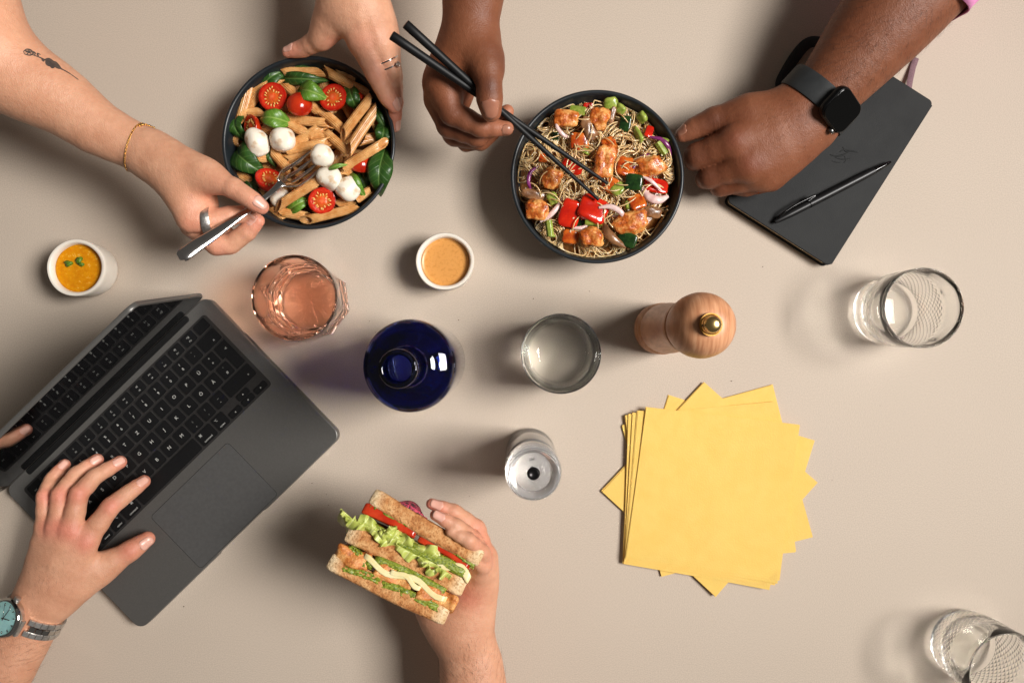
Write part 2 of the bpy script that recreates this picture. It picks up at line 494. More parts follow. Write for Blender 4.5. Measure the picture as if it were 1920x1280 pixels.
armA = np_mesh('arm', V, Q, SKIN_F, woman, tones(V, base, sp)); armA['label'] = 'fair forearm with a flower tattoo, hand gripping a fork'
nail(A, armA, Q3((497, 393, 125)), Q3((470, 372, 126)), (0.25, 0.45, 0.9), 0.0125, 50, NAIL_F)
nail(A, armA, Q3((487, 411, 97)), Q3((463, 435, 92)), (-0.55, 0.35, 0.75), 0.0110, 46, NAIL_F)
# flower tattoo laid on the skin
INK = pmat('tattoo_ink', srgb(72, 62, 58), srgb(92, 78, 70), 200, 0.5, spec=0.3)
bm = bmesh.new()
def stroke(pts, w):
    pts = catmull(pts, 6); prev = None
    for i, p in enumerate(pts):
        a = pts[max(i - 1, 0)]; c = pts[min(i + 1, len(pts) - 1)]; t = np.array([c[0] - a[0], c[1] - a[1]]); t /= (np.linalg.norm(t) + 1e-9); nn = np.array([-t[1], t[0]])
        ww = w * (0.5 + 0.5 * math.sin(math.pi * min(1, (i + 1) / len(pts) * 1.15)))
        row = []
        for sgn in (-1, 0, 1):
            q = A.seen(p[0] + nn[0] * ww * sgn, p[1] + nn[1] * ww * sgn)
            if q is None: return
            row.append(bm.verts.new(q + A.grad(q) * 0.00028))
        if prev:
            for k in (0, 1): bm.faces.new((prev[k], prev[k+1], row[k+1], row[k]))
        prev = row
for s_, w_ in [([(44, 97), (50, 93), (58, 95), (62, 101), (56, 104), (47, 102), (44, 97)], 1.0), ([(48, 99), (53, 96), (59, 99)], .8), ([(50, 103), (54, 99), (60, 103)], .8),
               ([(62, 97), (66, 101), (63, 105)], 1.0), ([(60, 103), (74, 108), (90, 116), (112, 128), (130, 138), (147, 150)], .8), ([(72, 106), (70, 101), (76, 103)], 1.0),
               ([(84, 113), (92, 112), (102, 117)], 1.8), ([(86, 115), (90, 121), (102, 124), (112, 127)], 2.2), ([(94, 118), (104, 119), (113, 128)], 2.0), ([(100, 122), (108, 127), (116, 130)], 1.6), ([(78, 110), (82, 115), (78, 113)], 1.2), ([(46, 95), (54, 98), (62, 98)], 1.0), ([(104, 124), (98, 127), (92, 122)], 1.4), ([(88, 112), (96, 116), (108, 122), (116, 131)], 1.6)]:
    stroke(s_, w_ * 1.45)
bm_obj('tattoo', bm, INK, armA)

# --- hand steadying the pasta bowl ------------------------------------
Bd = Body()
core(Bd, [(672, -300, 135, 66), (668, -160, 125, 58), (664, -40, 114, 53), (664, 5, 108, 53)], 0.02, 0.8)
core(Bd, [(650, 0, 106, 42), (672, 40, 102, 32), (680, 78, 98, 26)], 0.014, 0.8)
core(Bd, [(672, 0, 106, 44), (700, 45, 100, 31), (712, 82, 94, 25)], 0.014, 0.8)
core(Bd, [(682, 5, 98, 40), (716, 50, 88, 26), (727, 90, 80, 22)], 0.014)
core(Bd, [(640, 5, 102, 40), (622, 34, 96, 29), (608, 62, 88, 22)], 0.014)
finger(Bd, [(616, 48, 92, 26), (600, 74, 84, 20), (568, 91, 72, 16.5), (540, 98, 68, 11)], (2,), 0.010)
finger(Bd, [(680, 80, 98, 25), (705, 138, 88, 20), (726, 180, 76, 17), (739, 201, 70, 11.5)], (1, 2), 0.008)
finger(Bd, [(712, 85, 94, 24), (733, 135, 82, 18.5), (741, 192, 66, 15), (741, 238, 54, 10)], (1,), 0.008)
finger(Bd, [(727, 92, 80, 21), (740, 140, 66, 15), (744, 188, 48, 12)], (1,), 0.007)
tendon(Bd, (672, 20, 122), (684, 74, 118), 6, 7, 0.7); tendon(Bd, (690, 20, 120), (712, 76, 112), 6, 7, 0.7)
V, Q = Bd.mesh()
sp = [(Q3((739, 203, 70)), 0.018, pink, .7), (Q3((741, 240, 54)), 0.018, pink, .7), (Q3((545, 97, 68)), 0.02, pink, .75), (Q3((705, 138, 98)), 0.014, pink, .45), (Q3((682, 78, 110)), 0.015, pink, .35), (Q3((626, 75, 90)), 0.012, pink, .5)]
armB = np_mesh('arm', V, Q, SKIN_F, woman, tones(V, base, sp)); armB['label'] = 'fair hand wearing two rings, spread on the bowl rim'
nail(Bd, armB, Q3((743, 208, 69)), Q3((726, 180, 76)), (0.75, 0.1, 0.65), 0.0115, 46, NAIL_F)
nail(Bd, armB, Q3((742, 244, 53)), Q3((741, 192, 66)), (0.75, 0.0, 0.65), 0.0110, 46, NAIL_F)
nail(Bd, armB, Q3((536, 99, 68)), Q3((568, 91, 72)), (-0.1, 0.5, 0.85), 0.0115, 48, NAIL_F)

# --- chopstick hand ----------------------------------------------------
C = Body()
core(C, [(894, -300, 165, 76), (892, -160, 155, 66), (888, -20, 142, 57), (882, 45, 134, 48), (884, 85, 131, 45)], 0.02, 0.88)
core(C, [(878, 78, 130, 44), (852, 120, 127, 40), (830, 152, 123, 33)], 0.014)
core(C, [(866, 95, 118, 42), (838, 150, 112, 34), (828, 188, 104, 29)], 0.014)
core(C, [(892, 82, 134, 40), (908, 112, 142, 31), (914, 130, 146, 26)], 0.014)
core(C, [(872, 110, 108, 36), (860, 160, 100, 30), (852, 200, 92, 26)], 0.014)
finger(C, [(910, 112, 143, 30), (917, 158, 151, 24.5), (918, 186, 150, 24), (921, 210, 146, 19)], (1,), 0.010, 0.0009)
finger(C, [(829, 158, 122, 31), (848, 212, 121, 24), (903, 239, 123, 19.5), (950, 241, 124, 13.5)], (1, 2), 0.008, 0.0006)
finger(C, [(825, 188, 108, 28), (842, 236, 101, 23), (895, 256, 104, 20), (938, 226, 112, 15), (951, 209, 115, 13)], (1, 2), 0.007, 0.0006)
finger(C, [(832, 204, 98, 26), (852, 252, 84, 22), (900, 263, 84, 19), (922, 250, 86, 15)], (1,), 0.007)
finger(C, [(848, 236, 80, 22), (874, 268, 72, 16), (905, 264, 72, 15)], (), 0.007)
lump(C, 925, 105, 170, 14, 1.2); lump(C, 905, 120, 172, 10, -0.8)
V, Q = C.mesh()
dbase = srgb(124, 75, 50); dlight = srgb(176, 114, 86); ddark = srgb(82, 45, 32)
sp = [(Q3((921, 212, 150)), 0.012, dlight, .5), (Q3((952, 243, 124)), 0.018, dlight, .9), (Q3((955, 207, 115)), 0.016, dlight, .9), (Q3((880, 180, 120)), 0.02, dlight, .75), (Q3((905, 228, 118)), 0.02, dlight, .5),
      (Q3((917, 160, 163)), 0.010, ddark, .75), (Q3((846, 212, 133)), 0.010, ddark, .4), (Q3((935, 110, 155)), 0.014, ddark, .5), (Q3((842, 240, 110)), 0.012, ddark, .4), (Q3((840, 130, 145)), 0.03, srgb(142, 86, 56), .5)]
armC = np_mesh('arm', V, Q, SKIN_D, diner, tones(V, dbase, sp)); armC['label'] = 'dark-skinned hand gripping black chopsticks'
nail(C, armC, Q3((921, 222, 147)), Q3((918, 186, 150)), (0.05, -0.1, 1), 0.0165, 52, NAIL_D)
nail(C, armC, Q3((962, 243, 124)), Q3((915, 240, 123)), (0.1, -0.4, 0.9), 0.0105, 44, NAIL_D)

# --- smartwatch hand ----------------------------------------------------
D = Body()
core(D, [(1872, -230, 110, 116), (1780, -110, 104, 106), (1698, -8, 97, 93), (1643, 58, 89, 83), (1592, 121, 81, 69), (1550, 171, 74, 58), (1515, 204, 70, 54)], 0.02, 0.82)
core(D, [(1530, 196, 68, 48), (1470, 208, 68, 42), (1405, 216, 67, 34)], 0.016, 0.8)
core(D, [(1520, 215, 68, 50), (1450, 240, 72, 42), (1384, 264, 70, 34)], 0.016, 0.8)
core(D, [(1515, 232, 66, 48), (1460, 275, 68, 41), (1408, 308, 66, 34)], 0.016, 0.8)
core(D, [(1505, 245, 60, 46), (1470, 295, 58, 37), (1436, 327, 54, 31)], 0.016, 0.8)
finger(D, [(1402, 212, 64, 32), (1340, 226, 58, 25.5), (1302, 241, 52, 20.5), (1280, 253, 48, 14)], (1, 2), 0.012, 0.0006)
finger(D, [(1382, 264, 69, 32), (1308, 293, 50, 25), (1303, 300, 30, 19), (1318, 296, 17, 14)], (1,), 0.009, 0.0006)
finger(D, [(1404, 305, 65, 31), (1331, 331, 46, 23), (1322, 336, 28, 17), (1335, 330, 17, 13)], (1,), 0.009, 0.0006)
finger(D, [(1430, 328, 56, 28), (1352, 351, 38, 17.5), (1345, 352, 24, 15)], (1,), 0.008, 0.0006)
finger(D, [(1445, 335, 46, 24), (1400, 351, 34, 17), (1380, 352, 24, 14)], (), 0.008)
lump(D, 1378, 262, 98, 15, 1.6); lump(D, 1405, 306, 94, 15, 1.8); lump(D, 1437, 328, 82, 14, 1.4); lump(D, 1394, 287, 96, 9, -1.4); lump(D, 1424, 318, 88, 9, -1.2)
tendon(D, (1460, 235, 96), (1385, 262, 98), 7, 8, 0.6); tendon(D, (1465, 262, 96), (1412, 303, 94), 7, 8, 0.6)
V, Q = D.mesh()
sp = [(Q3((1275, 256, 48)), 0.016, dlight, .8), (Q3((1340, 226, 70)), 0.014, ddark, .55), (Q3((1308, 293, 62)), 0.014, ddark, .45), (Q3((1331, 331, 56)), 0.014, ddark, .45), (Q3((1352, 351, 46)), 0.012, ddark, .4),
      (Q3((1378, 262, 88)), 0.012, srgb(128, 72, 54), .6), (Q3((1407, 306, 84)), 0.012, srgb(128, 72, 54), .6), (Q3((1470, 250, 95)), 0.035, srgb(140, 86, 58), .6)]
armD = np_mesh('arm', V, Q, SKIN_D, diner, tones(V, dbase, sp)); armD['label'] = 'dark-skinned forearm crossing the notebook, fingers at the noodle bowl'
nail(D, armD, Q3((1270, 257, 47)), Q3((1302, 241, 52)), (-0.15, 0.55, 0.8), 0.0125, 48, NAIL_D)
# pink sleeve end at the elbow
SLEEVE = pmat('pink_cotton', srgb(222, 138, 190), srgb(236, 160, 206), 90, 0.85, 0.5, 900, 0.0006, spec=0.2)
ax = (Q3((1780, -110, 104)) - Q3((1698, -8, 97))).normalized(); c0 = Q3((1712, -30, 98)); u = ax.orthogonal().normalized(); w = ax.cross(u)
Vs, Fs = [], []; ns = 72
for i in range(9):
    for k in range(ns):
        a = 2 * math.pi * k / ns; dd = u * math.cos(a) + w * math.sin(a)
        off = ax * ((0.010 * i if i < 3 else 0.03 + 0.022 * (i - 3)) + 0.004 * math.sin(3 * a))
        h = D.hit(c0 + off, dd, 0.12, 140); fold = 0.004 + 0.0022 * math.sin(7 * a + i * 1.1) + (0.0012 if i in (0, 1) else 0)
        Vs.append(h + dd * fold)
for i in range(8):
    for k in range(ns): Fs.append((i*ns+k, i*ns+(k+1) % ns, (i+1)*ns+(k+1) % ns, (i+1)*ns+k))
o = mesh_obj('sleeve', Vs, Fs, SLEEVE, diner); o.modifiers.new('thick', 'SOLIDIFY').thickness = 0.0014
o['label'] = 'pink sleeve end above the forearm'

# --- typing hand -------------------------------------------------------
E = Body()
core(E, [(-150, 1500, 70, 76), (-70, 1376, 60, 66), (8, 1244, 52, 57), (46, 1180, 49, 52), (80, 1120, 49, 46)], 0.02, 0.85)
core(E, [(78, 1115, 49, 40), (80, 1050, 56, 28), (86, 990, 58, 19)], 0.012, 0.75)
core(E, [(82, 1112, 50, 42), (100, 1045, 60, 29), (110, 988, 63, 20)], 0.012, 0.75)
core(E, [(88, 1112, 50, 42), (116, 1050, 60, 30), (134, 996, 64, 21)], 0.012, 0.75)
core(E, [(96, 1112, 49, 42), (134, 1060, 56, 32), (160, 1016, 59, 23)], 0.012, 0.75)
core(E, [(104, 1112, 46, 42), (150, 1086, 46, 36), (196, 1062, 42, 25)], 0.014, 0.8)
finger(E, [(85, 985, 58, 17), (83, 930, 54, 14), (97, 898, 39, 13), (121, 871, 28.5, 11)], (1, 2), 0.007)
finger(E, [(109, 984, 62, 19), (112, 928, 59, 16), (142, 889, 43, 14.5), (182, 862, 29, 12)], (1, 2), 0.007)
finger(E, [(133, 992, 63, 20.5), (148, 926, 61, 17.5), (178, 893, 47, 15.5), (225, 866, 29, 12.5)], (1, 2), 0.007)
finger(E, [(160, 1014, 58, 22), (208, 949, 53, 17.5), (240, 924, 40, 15.5), (270, 902, 28.5, 12)], (1, 2), 0.007)
finger(E, [(192, 1064, 42, 25), (244, 1032, 37, 20), (276, 1010, 31, 14.5)], (1,), 0.010)
for q in ((87, 990, 72), (110, 990, 78), (134, 998, 78), (161, 1018, 74)): lump(E, q[0], q[1], q[2], 10, 0.9)
tendon(E, (100, 1070, 78), (132, 1005, 80), 8, 6, 0.7); tendon(E, (90, 1070, 76), (109, 998, 80), 8, 6, 0.6); tendon(E, (118, 1072, 76), (158, 1024, 76), 8, 6, 0.6)
V, Q = E.mesh()
mbase = srgb(201, 150, 121); mpink = srgb(208, 124, 106)
sp = [(Q3(q), 0.013, mpink, .7) for q in ((121, 871, 28), (184, 862, 29), (228, 866, 29), (272, 901, 28), (280, 1008, 31))] + \
     [(Q3(q), 0.011, mpink, .68) for q in ((83, 930, 62), (112, 928, 68), (148, 926, 70), (208, 949, 62), (244, 1032, 44), (87, 990, 70), (110, 990, 74), (134, 998, 74), (161, 1018, 70))]
armE = np_mesh('arm', V, Q, SKIN_M, typist, tones(V, mbase, sp)); armE['label'] = 'left hand typing on the laptop keys'
nail(E, armE, Q3((127, 866, 28)), Q3((97, 898, 39)), (0.2, 0.4, 0.9), 0.0105, 46, NAIL_F)
nail(E, armE, Q3((190, 859, 28)), Q3((142, 889, 43)), (0.25, 0.35, 0.9), 0.0115, 46, NAIL_F)
nail(E, armE, Q3((232, 863, 28)), Q3((178, 893, 47)), (0.3, 0.35, 0.9), 0.0120, 46, NAIL_F)
nail(E, armE, Q3((277, 899, 28)), Q3((240, 924, 40)), (0.3, 0.4, 0.9), 0.0120, 46, NAIL_F)
nail(E, armE, Q3((284, 1006, 30)), Q3((244, 1032, 37)), (0.5, -0.25, 0.8), 0.0135, 48, NAIL_F)

# --- sandwich hand ------------------------------------------------------
Fh = Body()
core(Fh, [(925, 1560, 78, 74), (908, 1420, 77, 66), (888, 1292, 76, 60), (883, 1240, 76, 55), (871, 1195, 79, 50), (866, 1165, 82, 50)], 0.02, 0.85)
core(Fh, [(872, 1175, 80, 46), (884, 1120, 84, 38), (896, 1060, 92, 31)], 0.014)
core(Fh, [(856, 1170, 78, 46), (846, 1120, 78, 46), (850, 1050, 80, 44)], 0.014, 0.7)
core(Fh, [(886, 1150, 82, 34), (899, 1100, 88, 31), (903, 1050, 96, 27)], 0.012)
core(Fh, [(850, 1180, 76, 40), (822, 1148, 74, 36), (800, 1110, 74, 28)], 0.014)
finger(Fh, [(902, 1040, 98, 26), (893, 992, 112, 18.5), (852, 960, 126, 15.5), (809, 944, 130, 10.5)], (1, 2), 0.009)
finger(Fh, [(901, 1052, 108, 25), (889, 1013, 126, 17.5), (856, 986, 139, 15), (816, 965, 143, 10.5)], (1, 2), 0.009)
finger(Fh, [(902, 1068, 104, 25), (903, 1036, 128, 17), (878, 1012, 142, 13.5), (845, 996, 144, 10)], (1,), 0.009)
finger(Fh, [(896, 1085, 100, 24), (905, 1060, 122, 15), (893, 1052, 132, 10)], (), 0.009)
finger(Fh, [(815, 1135, 74, 30), (780, 1085, 78, 22), (745, 1055, 80, 16)], (), 0.009)
V, Q = Fh.mesh()
sp = [(Q3(q), 0.014, mpink, .75) for q in ((806, 944, 130), (812, 964, 143), (880, 1110, 100), (905, 1035, 115))] + [(Q3((893, 992, 118)), 0.012, mpink, .4), (Q3((889, 1013, 134)), 0.012, mpink, .4)]
armF = np_mesh('arm', V, Q, SKIN_M, typist, tones(V, mbase, sp)); armF['label'] = 'forearm and hand holding up a sandwich'
nail(Fh, armF, Q3((804, 941, 130)), Q3((852, 960, 126)), (0.1, 0.35, 0.9), 0.0115, 46, NAIL_F, back=0.002)
nail(Fh, armF, Q3((810, 961, 143)), Q3((856, 986, 139)), (0.1, 0.3, 0.9), 0.0115, 46, NAIL_F, back=0.001)
# ------------------------------------------------------------------ bowls, glasses, bottle, mills
def facet(me): me.polygons.foreach_set('use_smooth', [False] * len(me.polygons))
BOWL = pmat('black_matt_glaze', srgb(26, 31, 35), srgb(36, 41, 45), 25, 0.34, 0.12, 220, 0.0005, spec=0.5)
def bowl(px, py, label):
    z = 0.064; c = P(px, py, z); r = M(163, z)
    e = empty('bowl', (c.x, c.y, 0)); tag(e, label, 'bowl', 'black food bowls')
    prof = [(0, 0.006), (r*.50, 0.006), (r*.52, 0.0), (r*.56, 0.0), (r*.60, 0.005), (r*.80, 0.020), (r*.93, 0.040), (r*.985, 0.058), (r*1.0, z-.0012), (r*.992, z), (r*.972, z+.0004), (r*.955, z-.0008),
            (r*.945, 0.057), (r*.90, 0.040), (r*.76, 0.022), (r*.5, 0.0115), (0, 0.010)]
    lathe('shell', prof, BOWL, e, 128, sharp=60)
    return c, r
PB, PR = bowl(578, 267, 'round black bowl full of penne pasta salad')
NB, NR = bowl(1120, 331, 'round black bowl full of glass noodles with chicken')

CERAM = pmat('cream_ceramic', srgb(228, 218, 204), srgb(236, 228, 216), 40, 0.38, 0.15, 120, 0.0006, sss=0.05)
def ramekin(px, py, label, sauce, name):
    z = 0.040; c = P(px, py, z); r = M(54.5, z)
    e = empty('sauce_pot', (c.x, c.y, 0)); tag(e, label, 'sauce pot', 'white sauce pots')
    prof = [(0, 0.003), (r*.70, 0.003), (r*.74, 0.0), (r*.86, 0.001), (r*.95, 0.010), (r*.975, 0.024), (r*.99, 0.034), (r*1.0, z-.002), (r*.975, z), (r*.91, z+.0003), (r*.86, z-.0012), (r*.835, 0.034), (r*.82, 0.02), (r*.74, 0.007), (0, 0.006)]
    lathe('pot', prof, CERAM, e, 96, sharp=60, rfun=lambda t, i: 1 + 0.012 * math.sin(2 * t + 1) + 0.006 * math.sin(5 * t))
    zs = 0.0315; sp = [(0, zs)] + [(r * .83 * k / 10, zs + 0.0001 * math.sin(k)) for k in range(1, 9)] + [(r*.80, zs+.0002), (r*.829, zs+.0012), (r*.832, zs - .004), (0, zs-.006)]
    V, F = lathe_data(sp, 72)
    o = mesh_obj(name, V, F, sauce, None); o.location = (c.x, c.y, 0)
    return c, r, o, zs
m, nt, N, L, B = nodes_of('oil_dressing')
n = noise_node(N, L, 260, 2); rr = ramp(N, L, n.outputs['Fac'], [(0.30, srgb(208, 130, 8)), (0.62, srgb(220, 150, 14)), (0.74, srgb(240, 190, 90))])
n2 = noise_node(N, L, 26, 2); r2 = ramp(N, L, n2.outputs['Fac'], [(0.35, (0.86, .80, .7, 1)), (0.65, (1.05, 1.05, 1, 1))])
mx = N.new('ShaderNodeMix'); mx.data_type = 'RGBA'; mx.blend_type = 'MULTIPLY'; mx.inputs[0].default_value = 1
L.new(rr.outputs['Color'], mx.inputs[6]); L.new(r2.outputs['Color'], mx.inputs[7]); L.new(mx.outputs[2], B.inputs['Base Color'])
B.inputs['Roughness'].default_value = 0.18; B.inputs['Subsurface Weight'].default_value = 0.3; B.inputs['Subsurface Radius'].default_value = (1, .45, .05); B.inputs['Subsurface Scale'].default_value = 0.006
OIL = m
PEANUT = pmat('peanut_sauce', srgb(196, 132, 62), srgb(212, 150, 80), 320, 0.30, 0.25, 260, 0.0005, sss=0.15, srad=(1, .6, .2), lo=0.28, hi=0.5)
c, r, o, zs = ramekin(142, 502, 'white sauce pot of orange oil dressing with parsley, beside the laptop', OIL, 'oil_dressing')
tag(o, 'orange oil dressing filling the left sauce pot', 'sauce')
PARS = pmat('parsley', srgb(58, 92, 18), srgb(104, 132, 28), 400, 0.45, 0.4, 500, 0.0005)
for i, (px, py, sx, a) in enumerate([(128, 494, 9, 10), (148, 488, 9, 70), (152, 495, 7, -40)]):
    V, F = [], []; nn = 14; p = P(px, py, zs + .0015)
    V.append((0, 0, 0.0012))
    for k in range(nn):
        t = 2 * math.pi * k / nn; rad = M(sx, zs) * (0.62 + 0.38 * abs(math.cos(1.5 * t + i)))
        V.append((rad * math.cos(t), rad * .75 * math.sin(t), 0.0008 * math.sin(3 * t + i)))
    for k in range(nn): F.append((0, 1 + k, 1 + (k + 1) % nn))
    o = mesh_obj('parsley_leaf', V, F, PARS); o.location = p; o.rotation_euler = (0.15, 0.1, R(a)); o.modifiers.new('t', 'SOLIDIFY').thickness = 0.0004
    tag(o, ['left of the parsley flakes floating on the orange dressing', 'upper right parsley flake floating on the orange dressing', 'lower right parsley flake floating on the orange dressing'][i], 'parsley', 'parsley flakes on the dressing')
c, r, o, zs = ramekin(834, 490, 'white sauce pot of brown peanut sauce between the two bowls', PEANUT, 'peanut_sauce')
tag(o, 'brown peanut sauce filling the middle sauce pot', 'sauce')

# --- cut tumblers
GLASS = glass_mat('clear_glass', (0.985, 0.995, 0.985, 1), 0.0, 1.29)
WATER = glass_mat('water', (0.97, 0.985, 0.98, 1), 0.0, 1.333)
def tumbler_mesh(h=0.092, ro=0.0400, rb=0.0345):
    """straight tumbler; the lower wall is cut into diamonds with pointed rays above"""
    V, F = [], []; seg = 72; rows = []
    def ring(r, z, f=None):
        row = []
        for k in range(seg):
            t = 2 * math.pi * k / seg; rr = r * (f(k) if f else 1)
            row.append(len(V)); V.append((rr * math.cos(t), rr * math.sin(t), z))
        rows.append(row)
    V.append((0, 0, 0.0015)); cen0 = 0
    ring(rb * .5, 0.0012); ring(rb * .86, 0.0); ring(rb * .97, 0.0015); ring(rb, 0.005)
    nrow = 15; z0, z1 = 0.008, 0.056
    for j in range(nrow + 1):
        z = z0 + (z1 - z0) * j / nrow; t = j / nrow
        r = rb + (ro - rb) * (0.25 + 0.75 * t) ** .8
        amp = 0.021 * math.sin(math.pi * min(1, (j + .6) / (nrow + .6)))
        ring(r, z, lambda k, j=j, amp=amp: 1 + amp * (1 if (k + j) % 2 == 0 else -.6))
    for z, a in ((0.060, .030), (0.066, .020), (0.072, .010)):
        ring(ro * (1 - .001), z, lambda k, a=a: 1 - (a if k % 18 == 0 else (a * .25 if k % 18 in (1, 17) else 0)))
    ring(ro, 0.078); ring(ro, h - .0012); ring(ro - .0004, h - .0002); ring(ro - .0008, h); ring(ro - .0013, h - .0004); ring(ro - .0016, h - .003)
    ring(ro - .0018, 0.062); ring(ro - .0030, 0.054); ring(ro - .0042, 0.04); ring(rb - .0042, 0.020); ring(rb - .0060, 0.0165); ring(rb * .6, 0.0140)
    V.append((0, 0, 0.0135)); cen1 = len(V) - 1
    for k in range(seg): F.append((cen0, rows[0][(k + 1) % seg], rows[0][k]))
    for ri, (a, b) in enumerate(zip(rows, rows[1:])):
        for k in range(seg):
            q = (a[k], a[(k + 1) % seg], b[(k + 1) % seg], b[k])
            if 4 <= ri < 4 + nrow:              # split each square along its low corners: diamonds
                if (k + ri - 4) % 2 == 0: F += [(q[0], q[1], q[3]), (q[1], q[2], q[3])]
                else: F += [(q[0], q[1], q[2]), (q[0], q[2], q[3])]
            else: F.append(q)
    for k in range(seg): F.append((rows[-1][k], rows[-1][(k + 1) % seg], cen1))
    me = bpy.data.meshes.new('tumbler'); me.from_pydata(V, [], F)
    ndia = 4 + nrow + 1 + 2
    for p in me.polygons:
        i = p.vertices[1]; zc = p.center[2]; rad = math.hypot(p.center[0], p.center[1])
        p.use_smooth = len(p.vertices) == 4 or zc < 0.006 or rad < rb * .85
    me.materials.append(GLASS); me.update(); return me
def water_mesh(level, ro=0.0400, rb=0.0345):
    prof = [(0, 0.0131), (rb*.6, 0.0136), (rb - .0056, 0.0162), (rb - .0038, 0.0200), (ro - .0038, 0.04)]
    prof = [q for q in prof if q[1] < level]; zt = level
    rt = np.interp(zt, [0.02, 0.04, 0.054, 0.062, 0.09], [rb - .0038, ro - .0038, ro - .0026, ro - .0014, ro - .0012])
    prof += [(rt, zt), (rt - .003, zt), (0, zt)]
    return lathe_data(prof, 72)
TM = tumbler_mesh()
def tumbler(px, py, rot, label, water=None):
    z = 0.092; c = P(px, py, z); e = empty('drinking_glass', (c.x, c.y, 0), R(rot)); tag(e, label, 'glass', 'clear cut drinking glasses')
    obj_from(TM, 'glass_body', e)
    if water:
        V, F = water_mesh(water); o = mesh_obj('water', V, F, WATER); o.location = (c.x, c.y, 0)
        b = bmesh.new(); b.from_mesh(o.data); bmesh.ops.recalc_face_normals(b, faces=b.faces[:]); b.to_mesh(o.data); b.free()
        tag(o, 'clear water standing in the glass beside the wooden pepper mill' if water > .05 else 'shallow clear water in the glass below the notebook', 'water', 'water in the glasses')
tumbler(1052, 663, 10, 'clear cut glass of water left of the wooden pepper mill', 0.075)
tumbler(1733, 577, 27, 'clear cut glass below the notebook at the right')
tumbler(1893, 1262, 0, 'clear cut glass cut off by the bottom right corner')

# --- peach glass with eight flat sides and a star in the foot
PEACH = glass_mat('peach_glass', (1.0, 0.71, 0.58, 1), 0.0, 1.42)
def oct_r(t, amt):
    a = (t + math.pi / 8) % (math.pi / 4) - math.pi / 8
    return (1 - amt) + amt * (0.955 / math.cos(a))
c = P(551, 558, 0.087); h = 0.087
V, F = [], []; seg = 96; rows = []
for r, z, am in [(0.018, 0.0016, 0), (0.030, 0.0, 0.2), (0.0375, 0.0008, .8), (0.0395, 0.004, 1), (0.0398, 0.016, 1), (0.0390, 0.0178, 1), (0.0390, 0.0192, 1), (0.0402, 0.021, 1), (0.0404, 0.030, 1), (0.0396, 0.0318, 1), (0.0396, 0.0332, 1), (0.0408, 0.035, 1), (0.0410, 0.044, 1), (0.0402, 0.0458, 1), (0.0402, 0.0472, 1), (0.0414, 0.049, 1),
                 (0.0418, 0.058, .75), (0.0424, 0.066, .2), (0.0428, 0.075, 0), (0.0430, h - .0014, 0), (0.0424, h - .0001, 0), (0.0416, h, 0), (0.0408, h - .0012, 0), (0.0402, h - .008, 0), (0.0392, 0.062, 0), (0.0360, 0.040, 0), (0.0318, 0.022, 0), (0.0285, 0.0175, 0)]:
    row = []
    for k in range(seg):
        t = 2 * math.pi * k / seg; rr = r * (oct_r(t, am) if am > 0 else 1); row.append(len(V)); V.append((rr * math.cos(t), rr * math.sin(t), z))
    rows.append(row)
for a, b in zip(rows, rows[1:]):
    for k in range(seg): F.append((a[k], a[(k+1) % seg], b[(k+1) % seg], b[k]))
star = []                           # ribbed star on the inside floor
for r in (0.0265, 0.018, 0.009):
    row = []
    for k in range(seg):
        t = 2 * math.pi * k / seg; row.append(len(V)); V.append((r * math.cos(t), r * math.sin(t), 0.0160 + 0.0022 * (abs((k % 6) - 3) / 1.5 - 1) * (r / 0.0265)))
    star.append(row)
seqs = [rows[-1]] + star
for a, b in zip(seqs, seqs[1:]):
    for k in range(seg): F.append((a[k], a[(k+1) % seg], b[(k+1) % seg], b[k]))
V.append((0, 0, 0.0160)); V.append((0, 0, 0.0018))
for k in range(seg): F.append((star[-1][k], star[-1][(k+1) % seg], len(V) - 2)); F.append((rows[0][(k+1) % seg], rows[0][k], len(V) - 1))
o = mesh_obj('drinking_glass', V, F, PEACH); o.location = (c.x, c.y, 0); o.rotation_euler = (0, 0, R(8)); o.data.set_sharp_from_angle(angle=R(14))
b = bmesh.new(); b.from_mesh(o.data); bmesh.ops.recalc_face_normals(b, faces=b.faces[:]); b.to_mesh(o.data); b.free()
tag(o, 'peach pink drinking glass with flat ribbed sides and star foot', 'glass')

# --- bottle: clear lower wall, deep blue shoulder and neck
BLUE = glass_mat('cobalt_glass', (0.020, 0.038, 0.28, 1), 0.0, 1.5)
e_c = P(767, 686, 0.176); e = empty('bottle', (e_c.x, e_c.y, 0)); tag(e, 'dark blue glass bottle with open neck and clear foot, beside the laptop', 'bottle')
R_ = M(88.5, 0.176)
lathe('clear_foot', [(0, 0.004), (R_*.6, 0.003), (R_*.86, 0.0), (R_*.96, 0.002), (R_*.985, 0.008), (R_*.985, 0.0340), (R_*.975, 0.0346), (R_*.90, 0.0346), (R_*.90, 0.020), (R_*.80, 0.0135), (0, 0.0145)], GLASS, e, 96, sharp=50)
prof_o = [(R_*.985, 0.0352), (R_*1.0, 0.040), (R_, 0.150), (R_, 0.166), (R_*.988, 0.1730), (R_*.965, 0.1772), (R_*.925, 0.1802), (R_*.86, 0.1826), (R_*.78, 0.1843), (R_*.68, 0.1858), (R_*.58, 0.1870), (R_*.50, 0.1882), (R_*.43, 0.1902), (R_*.385, 0.1965), (R_*.352, 0.204), (R_*.338, 0.216), (R_*.335, 0.232), (R_*.335, 0.240), (R_*.375, 0.2415), (R_*.385, 0.245), (R_*.375, 0.249), (R_*.345, 0.2502), (R_*.30, 0.2500)]
